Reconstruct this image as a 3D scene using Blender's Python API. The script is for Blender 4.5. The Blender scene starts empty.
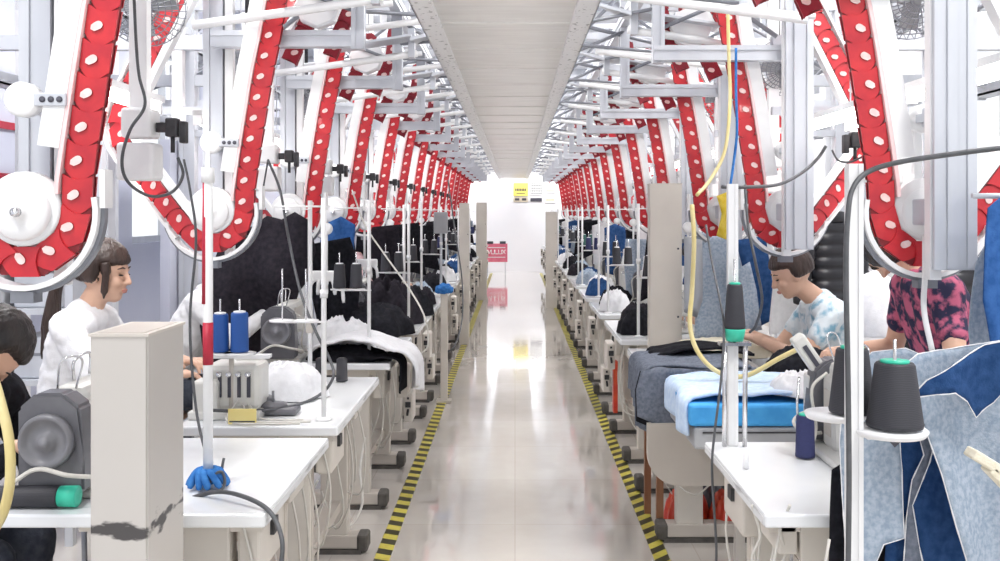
import bpy, bmesh, math, random
from mathutils import Vector, Matrix, noise, geometry
PI = math.pi
col = bpy.context.scene.collection
random.seed(7)
CAMH, VX, VY, F = 1.5, 515.0, 212.0, 1000.0
def at(px, py, Y):
    return Vector(((px - VX) * Y / F, Y, CAMH - (py - VY) * Y / F))

# ------------------------------------------------------------------ materials
def newmat(name):
    m = bpy.data.materials.new(name); m.use_nodes = True
    nt = m.node_tree; b = nt.nodes['Principled BSDF']
    return m, nt, b
def mat(name, c, rough=.5, metal=0, c2=None, scale=8, bump=0, bscale=60, coat=0, emit=0, stretch=None, lo=.35, hi=.65, detail=4):
    m, nt, b = newmat(name)
    b.inputs['Base Color'].default_value = (*c, 1)
    b.inputs['Roughness'].default_value = rough
    b.inputs['Metallic'].default_value = metal
    b.inputs['Coat Weight'].default_value = coat
    N, L = nt.nodes, nt.links
    tc = N.new('ShaderNodeTexCoord'); mp = N.new('ShaderNodeMapping')
    L.new(tc.outputs['Object'], mp.inputs['Vector'])
    if stretch: mp.inputs['Scale'].default_value = stretch
    if c2:
        n = N.new('ShaderNodeTexNoise'); n.inputs['Scale'].default_value = scale; n.inputs['Detail'].default_value = detail
        r = N.new('ShaderNodeValToRGB'); r.color_ramp.elements[0].position = lo; r.color_ramp.elements[1].position = hi
        r.color_ramp.elements[0].color = (*c, 1); r.color_ramp.elements[1].color = (*c2, 1)
        L.new(mp.outputs[0], n.inputs['Vector']); L.new(n.outputs['Fac'], r.inputs['Fac']); L.new(r.outputs[0], b.inputs['Base Color'])
    if bump:
        n2 = N.new('ShaderNodeTexNoise'); n2.inputs['Scale'].default_value = bscale; n2.inputs['Detail'].default_value = 3
        bp = N.new('ShaderNodeBump'); bp.inputs['Strength'].default_value = bump; bp.inputs['Distance'].default_value = .01
        L.new(mp.outputs[0], n2.inputs['Vector']); L.new(n2.outputs['Fac'], bp.inputs['Height']); L.new(bp.outputs[0], b.inputs['Normal'])
    if emit:
        b.inputs['Emission Color'].default_value = (*c, 1); b.inputs['Emission Strength'].default_value = emit
    return m
M = {}
M['wall'] = mat('white_plaster', (.80, .80, .82), .7, c2=(.76, .77, .80), scale=1.2, bump=.03)
M['lav'] = mat('lavender_paint', (.60, .62, .72), .6, c2=(.56, .58, .69), scale=1.5)
M['roof'] = mat('white_roof_sheet', (.58, .59, .62), .5, c2=(.50, .52, .56), scale=3, stretch=(1, .1, 1))
M['alu'] = mat('anodised_aluminium', (.50, .52, .57), .35, .15, c2=(.60, .62, .66), scale=5, stretch=(1, 1, .2))
M['alu_d'] = mat('grey_aluminium', (.20, .21, .24), .4, .3, c2=(.28, .29, .32), scale=6)
M['galv'] = mat('galvanised_sheet', (.80, .785, .76), .34, .25, c2=(.88, .865, .84), scale=3.5, stretch=(1, 6, 1), bump=.03, bscale=20)
M['perf'] = mat('perforated_angle_steel', (.86, .86, .86), .4, .1, c2=(.40, .40, .40), scale=38, lo=.60, hi=.66, stretch=(1, .6, 1))
M['white'] = mat('white_enamel', (.85, .85, .85), .35, c2=(.79, .79, .80), scale=6, coat=.2)
M['whitep'] = mat('white_plastic', (.87, .87, .87), .4, c2=(.82, .82, .83), scale=15)
M['pink'] = mat('pink_guard_glow', (.85, .58, .58), .45, c2=(.88, .66, .66), scale=20)  # glow of the translucent guard, put into the colour
M['red'] = mat('red_chain_link', (.60, .022, .03), .38, c2=(.46, .012, .025), scale=14, coat=.25, bump=.05)
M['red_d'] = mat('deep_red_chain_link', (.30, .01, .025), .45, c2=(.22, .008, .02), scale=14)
M['drop'] = mat('pale_link_insert', (.88, .68, .66), .4, c2=(.80, .52, .50), scale=40)
M['dark_red'] = mat('dark_red_seam', (.18, .01, .015), .6)
M['beige'] = mat('beige_sheet_steel', (.56, .51, .455), .5, c2=(.50, .455, .41), scale=3, bump=.03)
M['beige2'] = mat('pale_beige_sheet_steel', (.64, .60, .54), .45, c2=(.58, .54, .49), scale=4)
M['top'] = mat('white_laminate', (.82, .83, .83), .22, c2=(.74, .76, .79), scale=2.4, coat=.2)
M['edge'] = mat('laminate_edge', (.70, .71, .72), .5, c2=(.3, .3, .31), scale=11, lo=.55, hi=.75, stretch=(1, .6, 5))
M['black'] = mat('black_plastic', (.012, .012, .014), .5, c2=(.045, .045, .05), scale=20)
M['rubber'] = mat('dark_rubber', (.07, .065, .06), .8, c2=(.11, .1, .09), scale=20)
M['cable'] = mat('grey_cable', (.07, .075, .08), .5, c2=(.10, .10, .11), scale=30)
M['cable_l'] = mat('pale_cable', (.58, .56, .52), .5, c2=(.65, .63, .58), scale=30)
M['yhose'] = mat('yellow_hose', (.72, .60, .26), .4, c2=(.78, .68, .36), scale=10)
M['machine'] = mat('cream_machine_enamel', (.74, .73, .69), .35, c2=(.66, .65, .62), scale=9, coat=.2)
M['mdark'] = mat('dark_grey_housing', (.10, .10, .115), .4, c2=(.14, .14, .155), scale=12, coat=.15)
M['mdark2'] = mat('grey_handwheel', (.17, .17, .185), .35, c2=(.22, .22, .24), scale=12)
M['steel'] = mat('bright_steel', (.7, .7, .72), .2, .9)
def thread(name, c):
    m, nt, b = newmat(name); N, L = nt.nodes, nt.links
    tc = N.new('ShaderNodeTexCoord'); w = N.new('ShaderNodeTexWave'); w.bands_direction = 'Z'
    w.inputs['Scale'].default_value = 90; w.inputs['Distortion'].default_value = 3; w.inputs['Detail'].default_value = 2
    r = N.new('ShaderNodeValToRGB'); r.color_ramp.elements[0].color = (*[x * .7 for x in c], 1); r.color_ramp.elements[1].color = (*[min(1, x * 1.3) for x in c], 1)
    L.new(tc.outputs['Object'], w.inputs['Vector']); L.new(w.outputs['Fac'], r.inputs['Fac']); L.new(r.outputs[0], b.inputs['Base Color'])
    b.inputs['Roughness'].default_value = .6; return m
M['th_black'] = thread('charcoal_thread', (.032, .032, .04))
M['th_blue'] = thread('royal_blue_thread', (.015, .085, .33))
M['th_navy'] = thread('navy_thread', (.02, .025, .10))
M['th_green'] = thread('dark_green_thread', (.03, .12, .10))
M['green'] = mat('green_plastic', (.03, .50, .32), .4, c2=(.05, .58, .40), scale=20)
def cloth(name, c, c2, scale=40, rough=.9, bump=.25):
    m = mat(name, c, rough, c2=c2, scale=scale, bump=bump, bscale=220)
    m.node_tree.nodes['Principled BSDF'].inputs['Specular IOR Level'].default_value = .12
    return m
M['denim'] = cloth('navy_denim', (.018, .055, .16), (.035, .09, .23))
M['denim_l'] = cloth('pale_blue_denim_wrong_side', (.27, .34, .43), (.42, .48, .56), 75)
M['denim_g'] = cloth('grey_denim', (.13, .15, .19), (.20, .22, .27), 70)
M['sky'] = cloth('light_blue_cloth', (.50, .64, .85), (.62, .74, .90))
M['wht'] = cloth('white_cloth', (.78, .78, .80), (.84, .84, .86))
M['blk'] = cloth('black_cloth', (.010, .010, .013), (.02, .02, .026))
M['plum'] = cloth('charcoal_plum_cloth', (.018, .016, .022), (.032, .028, .036))
M['blue'] = cloth('bright_blue_cloth', (.025, .09, .27), (.045, .13, .36))
M['yel'] = cloth('yellow_cloth', (.75, .55, .05), (.82, .65, .12))
M['cream'] = cloth('cream_cloth', (.80, .74, .58), (.85, .80, .66))
M['foam'] = mat('blue_foam', (.04, .30, .68), .7, c2=(.06, .36, .75), scale=20, bump=.1)
M['skin'] = mat('skin', (.66, .40, .28), .5, c2=(.72, .46, .34), scale=9)
M['hair'] = mat('black_hair', (.012, .010, .010), .42, c2=(.035, .025, .022), scale=30, bump=.6, bscale=90, stretch=(1, 1, .15))
M['hairb'] = mat('dark_brown_hair', (.03, .016, .012), .42, c2=(.06, .035, .028), scale=30, bump=.6, bscale=90, stretch=(1, 1, .15))
M['lips'] = mat('lips', (.52, .22, .17), .45)
M['eye'] = mat('dark_eye', (.02, .015, .012), .2)
M['floral'] = mat('pink_and_navy_floral_cloth', (.02, .02, .06), .85, c2=(.52, .12, .21), scale=22, lo=.46, hi=.58, bump=.1, detail=6)
M['paleprint'] = mat('pale_blue_printed_cloth', (.72, .78, .82), .85, c2=(.22, .42, .55), scale=19, lo=.5, hi=.66, bump=.1, detail=6)
M['pinkshirt'] = cloth('pink_cloth', (.75, .48, .50), (.82, .58, .60))
M['trouser'] = cloth('dark_trousers', (.03, .035, .05), (.05, .055, .07))
M['wood'] = mat('brown_wood', (.22, .09, .04), .5, c2=(.30, .14, .07), scale=12, stretch=(1, 1, .1))
M['redp'] = mat('red_plastic', (.62, .03, .02), .35, c2=(.72, .09, .03), scale=12, coat=.3)
M['redtape'] = mat('red_tape', (.5, .02, .05), .5, c2=(.42, .015, .04), scale=30)
M['ypad'] = mat('yellow_label', (.85, .70, .25), .5, c2=(.9, .78, .35), scale=8)
M['bluecap'] = cloth('blue_rag', (.03, .14, .42), (.06, .22, .55))
M['tube'] = mat('lit_tube', (1, .98, .95), .5, emit=14)
M['signred'] = mat('red_sign', (.72, .14, .22), .5, c2=(.78, .2, .28), scale=10)
M['signyel'] = mat('yellow_sign', (.86, .72, .16), .5)
M['signtan'] = mat('tan_sign', (.62, .55, .42), .5)
M['ink'] = mat('dark_ink', (.06, .06, .08), .6)
M['paper'] = mat('white_paper', (.85, .85, .84), .6)
M['grey'] = mat('grey_panel', (.34, .35, .37), .5, c2=(.4, .41, .43), scale=6)
M['shoe'] = mat('black_shoe', (.03, .03, .03), .5)
# puffer jacket: quilted bands
def puffer():
    m, nt, b = newmat('quilted_black_nylon'); N, L = nt.nodes, nt.links
    b.inputs['Base Color'].default_value = (.02, .02, .025, 1); b.inputs['Roughness'].default_value = .32
    return m
M['puffer'] = puffer()
# column with scuffs
def scuffed():
    m, nt, b = newmat('scuffed_beige_steel'); N, L = nt.nodes, nt.links
    tc = N.new('ShaderNodeTexCoord')
    n = N.new('ShaderNodeTexNoise'); n.inputs['Scale'].default_value = 2.5
    r = N.new('ShaderNodeValToRGB'); r.color_ramp.elements[0].color = (.50, .475, .44, 1); r.color_ramp.elements[1].color = (.58, .55, .52, 1)
    L.new(tc.outputs['Object'], n.inputs['Vector']); L.new(n.outputs['Fac'], r.inputs['Fac'])
    sep = N.new('ShaderNodeSeparateXYZ'); L.new(tc.outputs['Object'], sep.inputs[0])
    # scuff band around z .82
    d = N.new('ShaderNodeMath'); d.operation = 'SUBTRACT'; L.new(sep.outputs['Z'], d.inputs[0]); d.inputs[1].default_value = .80
    a = N.new('ShaderNodeMath'); a.operation = 'ABSOLUTE'; L.new(d.outputs[0], a.inputs[0])
    n2 = N.new('ShaderNodeTexNoise'); n2.inputs['Scale'].default_value = 11; n2.inputs['Detail'].default_value = 5
    mp = N.new('ShaderNodeMapping'); mp.inputs['Scale'].default_value = (1, 1, 2.5); mp.inputs['Location'].default_value = (.3, .1, .6)
    L.new(tc.outputs['Object'], mp.inputs[0]); L.new(mp.outputs[0], n2.inputs['Vector'])
    s = N.new('ShaderNodeMath'); s.operation = 'MULTIPLY_ADD'; L.new(a.outputs[0], s.inputs[0]); s.inputs[1].default_value = -4.5; L.new(n2.outputs['Fac'], s.inputs[2])
    r2 = N.new('ShaderNodeValToRGB'); r2.color_ramp.elements[0].position = .45; r2.color_ramp.elements[1].position = .53
    L.new(s.outputs[0], r2.inputs['Fac'])
    mx = N.new('ShaderNodeMixRGB'); L.new(r2.outputs[0], mx.inputs['Fac']); L.new(r.outputs[0], mx.inputs[1]); mx.inputs[2].default_value = (.07, .065, .065, 1)
    L.new(mx.outputs[0], b.inputs['Base Color']); b.inputs['Roughness'].default_value = .5
    return m
M['scuff'] = scuffed()
def floor_mat():
    m, nt, b = newmat('polished_floor'); N, L = nt.nodes, nt.links
    tc = N.new('ShaderNodeTexCoord')
    n = N.new('ShaderNodeTexNoise'); n.inputs['Scale'].default_value = 1.1; n.inputs['Detail'].default_value = 5
    r = N.new('ShaderNodeValToRGB'); r.color_ramp.elements[0].position = .35; r.color_ramp.elements[1].position = .68
    r.color_ramp.elements[0].color = (.56, .52, .475, 1); r.color_ramp.elements[1].color = (.70, .665, .62, 1)
    L.new(tc.outputs['Object'], n.inputs['Vector']); L.new(n.outputs['Fac'], r.inputs['Fac'])
    br = N.new('ShaderNodeTexBrick'); br.offset = 0; br.inputs['Scale'].default_value = 1; br.inputs['Brick Width'].default_value = .8; br.inputs['Row Height'].default_value = .8
    br.inputs['Mortar Size'].default_value = .003; br.inputs['Color1'].default_value = (1, 1, 1, 1); br.inputs['Color2'].default_value = (.95, .94, .93, 1); br.inputs['Mortar'].default_value = (.85, .83, .81, 1)
    L.new(tc.outputs['Object'], br.inputs['Vector'])
    mx = N.new('ShaderNodeMixRGB'); mx.blend_type = 'MULTIPLY'; mx.inputs['Fac'].default_value = 1
    L.new(r.outputs[0], mx.inputs[1]); L.new(br.outputs['Color'], mx.inputs[2]); L.new(mx.outputs[0], b.inputs['Base Color'])
    n2 = N.new('ShaderNodeTexNoise'); n2.inputs['Scale'].default_value = 3.2; n2.inputs['Detail'].default_value = 3
    r3 = N.new('ShaderNodeMapRange'); r3.inputs['To Min'].default_value = .015; r3.inputs['To Max'].default_value = .11
    L.new(tc.outputs['Object'], n2.inputs['Vector']); L.new(n2.outputs['Fac'], r3.inputs['Value']); L.new(r3.outputs[0], b.inputs['Roughness'])
    bp = N.new('ShaderNodeBump'); bp.inputs['Strength'].default_value = .05; bp.inputs['Distance'].default_value = .02
    n4 = N.new('ShaderNodeTexNoise'); n4.inputs['Scale'].default_value = 5; n4.inputs['Detail'].default_value = 2
    L.new(tc.outputs['Object'], n4.inputs['Vector']); L.new(n4.outputs['Fac'], bp.inputs['Height']); L.new(bp.outputs[0], b.inputs['Normal'])
    b.inputs['IOR'].default_value = 1.9; b.inputs['Coat Weight'].default_value = .6; b.inputs['Coat Roughness'].default_value = .05
    return m
M['floor'] = floor_mat()
def tape_mat(sk):
    m, nt, b = newmat('hazard_stripe_tape'); N, L = nt.nodes, nt.links
    tc = N.new('ShaderNodeTexCoord'); sep = N.new('ShaderNodeSeparateXYZ'); L.new(tc.outputs['Object'], sep.inputs[0])
    a = N.new('ShaderNodeMath'); a.operation = 'MULTIPLY_ADD'; L.new(sep.outputs['X'], a.inputs[0]); a.inputs[1].default_value = sk; L.new(sep.outputs['Y'], a.inputs[2])
    f = N.new('ShaderNodeMath'); f.operation = 'MULTIPLY'; L.new(a.outputs[0], f.inputs[0]); f.inputs[1].default_value = 1 / .135
    g = N.new('ShaderNodeMath'); g.operation = 'FRACT'; L.new(f.outputs[0], g.inputs[0])
    h = N.new('ShaderNodeMath'); h.operation = 'GREATER_THAN'; L.new(g.outputs[0], h.inputs[0]); h.inputs[1].default_value = .5
    n = N.new('ShaderNodeTexNoise'); n.inputs['Scale'].default_value = 30; L.new(tc.outputs['Object'], n.inputs['Vector'])
    r = N.new('ShaderNodeValToRGB'); r.color_ramp.elements[0].color = (.50, .42, .05, 1); r.color_ramp.elements[1].color = (.72, .64, .12, 1)
    L.new(n.outputs['Fac'], r.inputs['Fac'])
    mx = N.new('ShaderNodeMixRGB'); L.new(h.outputs[0], mx.inputs['Fac']); L.new(r.outputs[0], mx.inputs[1]); mx.inputs[2].default_value = (.05, .045, .02, 1)
    L.new(mx.outputs[0], b.inputs['Base Color']); b.inputs['Roughness'].default_value = .4
    return m
def glass_mat():
    m = bpy.data.materials.new('window_glass'); m.use_nodes = True; nt = m.node_tree; nt.nodes.clear()
    o = nt.nodes.new('ShaderNodeOutputMaterial'); t = nt.nodes.new('ShaderNodeBsdfTransparent'); g = nt.nodes.new('ShaderNodeBsdfGlossy')
    g.inputs['Roughness'].default_value = .02; x = nt.nodes.new('ShaderNodeMixShader'); x.inputs[0].default_value = .08
    nt.links.new(t.outputs[0], x.inputs[1]); nt.links.new(g.outputs[0], x.inputs[2]); nt.links.new(x.outputs[0], o.inputs[0]); return m
M['glass'] = glass_mat()

# ------------------------------------------------------------------ mesh helpers
KIDS = {}
def B(): return bmesh.new()
def setm(bm, n0, mi, smooth=False):
    bm.faces.ensure_lookup_table()
    for f in bm.faces[n0:]:
        f.material_index = mi; f.smooth = smooth
def box(bm, c, s, mi=0, rot=None, bev=0):
    n0 = len(bm.faces)
    r = bmesh.ops.create_cube(bm, size=1)
    vs = r['verts']
    for v in vs: v.co = Vector((v.co.x * s[0], v.co.y * s[1], v.co.z * s[2]))
    if bev:
        es = list({e for v in vs for e in v.link_edges})
        g = bmesh.ops.bevel(bm, geom=es, offset=bev, segments=2, affect='EDGES', profile=.5)
        vs = list({v for f in bm.faces[n0:] for v in f.verts}) if False else list({v for f in g['faces'] for v in f.verts} | {v for v in vs if v.is_valid})
    if rot is not None:
        for v in vs: v.co = rot @ v.co
    c = Vector(c)
    for v in vs: v.co += c
    bm.faces.ensure_lookup_table()
    for f in {f for v in vs for f in v.link_faces}: f.material_index = mi; f.smooth = False
def bb(bm, x0, x1, y0, y1, z0, z1, mi=0, bev=0):
    box(bm, ((x0 + x1) / 2, (y0 + y1) / 2, (z0 + z1) / 2), (abs(x1 - x0), abs(y1 - y0), abs(z1 - z0)), mi, None, bev)
def frames(pts):
    T = []
    for i in range(len(pts)):
        a = pts[max(0, i - 1)]; b = pts[min(len(pts) - 1, i + 1)]
        T.append((b - a).normalized() if (b - a).length > 1e-9 else Vector((0, 0, 1)))
    up = Vector((0, 0, 1)) if abs(T[0].z) < .9 else Vector((1, 0, 0))
    n = T[0].cross(up).normalized(); out = []
    for t in T:
        n = n - t * n.dot(t)
        n = n.normalized() if n.length > 1e-6 else t.orthogonal().normalized()
        out.append((n.copy(), t.cross(n)))
    return out
def tube(bm, pts, r, seg=8, mi=0, caps=True):
    pts = [Vector(p) for p in pts]; rs = r if isinstance(r, (list, tuple)) else [r] * len(pts)
    fr = frames(pts); rings = []
    for p, (n, b), q in zip(pts, fr, rs):
        rings.append([bm.verts.new(p + n * math.cos(2 * PI * k / seg) * q + b * math.sin(2 * PI * k / seg) * q) for k in range(seg)])
    for a, b in zip(rings, rings[1:]):
        for k in range(seg):
            f = bm.faces.new((a[k], a[(k + 1) % seg], b[(k + 1) % seg], b[k])); f.smooth = True; f.material_index = mi
    if caps:
        f = bm.faces.new(rings[0][::-1]); f.material_index = mi
        f = bm.faces.new(rings[-1]); f.material_index = mi
def catmull(P, n=8):
    P = [Vector(p) for p in P]; Q = [P[0] * 2 - P[1]] + P + [P[-1] * 2 - P[-2]]; out = []
    for i in range(1, len(Q) - 2):
        for k in range(n):
            t = k / n; a, b, c, d = Q[i - 1], Q[i], Q[i + 1], Q[i + 2]
            out.append(.5 * ((2 * b) + (c - a) * t + (2 * a - 5 * b + 4 * c - d) * t * t + (3 * b - a - 3 * c + d) * t ** 3))
    out.append(P[-1]); return out
def lathe(bm, c, prof, seg=20, mi=0, axis='z'):
    c = Vector(c); rings = []
    for r, h in prof:
        ring = []
        for k in range(seg):
            a = 2 * PI * k / seg; u, v = r * math.cos(a), r * math.sin(a)
            p = {'z': (u, v, h), 'y': (u, h, v), 'x': (h, u, v)}[axis]
            ring.append(bm.verts.new(c + Vector(p)))
        rings.append(ring)
    for a, b in zip(rings, rings[1:]):
        for k in range(seg):
            f = bm.faces.new((a[k], a[(k + 1) % seg], b[(k + 1) % seg], b[k])); f.smooth = True; f.material_index = mi
    for rg in (rings[0], rings[-1]):
        try: f = bm.faces.new(rg); f.material_index = mi
        except ValueError: pass
def ball(bm, c, s, mi=0, seg=16, rot=None):
    c = Vector(c); nr = max(6, seg // 2 + 2); rings = []
    def P(x, y, z):
        p = Vector((x * s[0], y * s[1], z * s[2]))
        if rot is not None: p = rot @ p
        return bm.verts.new(p + c)
    top, bot = P(0, 0, 1), P(0, 0, -1)
    for i in range(1, nr):
        t = PI * i / nr; rings.append([P(math.sin(t) * math.cos(2 * PI * k / seg), math.sin(t) * math.sin(2 * PI * k / seg), math.cos(t)) for k in range(seg)])
    fs = []
    for k in range(seg):
        k2 = (k + 1) % seg; fs.append(bm.faces.new((top, rings[0][k], rings[0][k2]))); fs.append(bm.faces.new((bot, rings[-1][k2], rings[-1][k])))
        for a, b_ in zip(rings, rings[1:]): fs.append(bm.faces.new((a[k], b_[k], b_[k2], a[k2])))
    for f in fs: f.material_index = mi; f.smooth = True
def caps(bm, a, ra, b, rb, flat=1):
    a, b = Vector(a), Vector(b); n = max(2, int((b - a).length / (min(ra, rb) * .45)) + 1)
    d = (b - a)
    for i in range(n + 1):
        t = i / n; r = ra + (rb - ra) * t
        ball(bm, a + d * t, (r, r, r), 0, 10)
def obj(name, bm, mats, parent=None, loc=None, rotz=0, normals=True):
    me = bpy.data.meshes.new(name)
    if normals: bmesh.ops.recalc_face_normals(bm, faces=bm.faces[:])
    bm.to_mesh(me); bm.free()
    for m in (mats if isinstance(mats, (list, tuple)) else [mats]): me.materials.append(M[m] if isinstance(m, str) else m)
    o = bpy.data.objects.new(name, me); col.objects.link(o)
    if parent: o.parent = parent; KIDS.setdefault(parent.name, []).append(o)
    if loc is not None: o.location = loc
    o.rotation_euler.z = rotz
    return o
def pieces(name, bm, mats, parent, near=.0):
    # every loose island becomes a part of its own
    bm.verts.ensure_lookup_table(); seen = {}; n = 0
    for v in bm.verts:
        if v in seen: continue
        st = [v]; seen[v] = n
        while st:
            q = st.pop()
            for e in q.link_edges:
                w = e.other_vert(q)
                if w not in seen: seen[w] = n; st.append(w)
        n += 1
    grp = list(range(n))
    if near:
        lo = [Vector((1e9,) * 3) for _ in range(n)]; hi = [Vector((-1e9,) * 3) for _ in range(n)]
        for v, i in seen.items():
            for a in range(3): lo[i][a] = min(lo[i][a], v.co[a]); hi[i][a] = max(hi[i][a], v.co[a])
        for i in range(n):
            for j in range(i):
                if all(max(lo[i][a], lo[j][a]) - min(hi[i][a], hi[j][a]) <= near for a in range(3)):
                    gi, gj = grp[i], grp[j]; grp = [gj if g == gi else g for g in grp]
    out = []
    for g in sorted(set(grp)):
        b2 = bm.copy(); b2.verts.ensure_lookup_table(); bm.verts.index_update()
        kill = [b2.verts[v.index] for v, i in seen.items() if grp[i] != g]
        bmesh.ops.delete(b2, geom=kill, context='VERTS'); out.append(obj(name, b2, mats, parent))
    bm.free(); return out
def tag(o, label=None, cat=None, group=None, kind=None):
    if label: o['label'] = label
    if cat: o['category'] = cat
    if group: o['group'] = group
    if kind: o['kind'] = kind
    return o
def empty(name, loc, rotz, label, cat, group=None):
    o = bpy.data.objects.new(name, None); o.empty_display_size = .1; col.objects.link(o)
    o.location = loc; o.rotation_euler.z = rotz
    return tag(o, label, cat, group)
def dup(o, parent=None, loc=None, rotz=None, label=None, group=None):
    c = o.copy(); col.objects.link(c)
    if parent: c.parent = parent; KIDS.setdefault(parent.name, []).append(c)
    if loc is not None: c.location = loc
    if rotz is not None: c.rotation_euler.z = rotz
    if label: c['label'] = label
    if group: c['group'] = group
    for ch in list(KIDS.get(o.name, [])):
        dup(ch, c)
    return c
def struct(name, bm, m): return tag(obj(name, bm, m), kind='structure')
ORD = ['nearest', 'second', 'third', 'fourth', 'fifth', 'sixth', 'seventh', 'eighth', 'ninth', 'tenth', 'eleventh', 'twelfth', 'thirteenth', 'fourteenth', 'fifteenth']
SIDE = {-1: 'left', 1: 'right'}
def place(k, s): return f'{ORD[k]} to the camera on the {SIDE[s]}' if k == 0 else f'{ORD[k]} from the camera on the {SIDE[s]}'

def fold(p, sc, seed):
    q = Vector((p[0] * sc, p[1] * sc, seed * 7.3)); n = 1 - abs(noise.noise(q)) * 2
    q2 = Vector((p[0] * sc * 2.3 + 5, p[1] * sc * 2.1, seed * 3.1)); return n * .65 + (1 - abs(noise.noise(q2)) * 2) * .35
# ------------------------------------------------------------------ people
def remesh(bm, voxel, smooth=4, fn=None):
    me = bpy.data.meshes.new('tmp'); bm.to_mesh(me); bm.free(); o = bpy.data.objects.new('tmp', me); col.objects.link(o)
    md = o.modifiers.new('r', 'REMESH'); md.mode = 'VOXEL'; md.voxel_size = voxel
    sm = o.modifiers.new('s', 'SMOOTH'); sm.iterations = smooth; sm.factor = .5
    dg = bpy.context.evaluated_depsgraph_get(); ev = o.evaluated_get(dg); out = bpy.data.meshes.new_from_object(ev)
    bpy.data.objects.remove(o); bpy.data.meshes.remove(me)
    b2 = B(); b2.from_mesh(out); bpy.data.meshes.remove(out)
    for f in b2.faces: f.smooth = True
    if fn:
        for v in b2.verts: v.co = fn(v.co)
    return b2
def ik(a, c, l1, l2, pole):
    a, c = Vector(a), Vector(c); d = c - a; L = min(d.length, (l1 + l2) * .995); u = d.normalized(); c = a + u * L
    x = (l1 * l1 - l2 * l2 + L * L) / (2 * L); h = math.sqrt(max(0, l1 * l1 - x * x)); p = Vector(pole); p = (p - u * p.dot(u)).normalized()
    return a + u * x + p * h, c
def hand(bm, w, d, up, side):
    # w wrist, d direction of the hand, up back of the hand, side +1 thumb toward +n
    d = d.normalized(); n = up.cross(d).normalized() * side; up = d.cross(n).normalized() * side * 1.0
    if up.z < 0: up = -up
    for q in (-1, -.33, .33, 1): caps(bm, w + d * .012 + n * q * .012, .015, w + d * .082 + n * q * .027, .0125)
    for i, (q, L) in enumerate(((1, .068), (.35, .078), (-.35, .072), (-1, .056))):
        base = w + d * .085 + n * q * .028; b1 = (d * math.cos(.35) - up * math.sin(.35) + n * q * .10).normalized(); b2 = (d * math.cos(.95) - up * math.sin(.95)).normalized(); b3 = (d * math.cos(1.3) - up * math.sin(1.3)).normalized()
        p1 = base + b1 * L * .45; p2 = p1 + b2 * L * .32; p3 = p2 + b3 * L * .23
        caps(bm, base, .0095, p1, .0088); caps(bm, p1, .0088, p2, .0082); caps(bm, p2, .0082, p3, .0072)
    t0 = w + d * .025 + n * .026; t1 = t0 + (d * .6 + n * .75 - up * .25).normalized() * .036; t2 = t1 + (d * .9 + n * .25 - up * .3).normalized() * .028; caps(bm, t0, .0125, t1, .0105); caps(bm, t1, .0105, t2, .0088)
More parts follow.
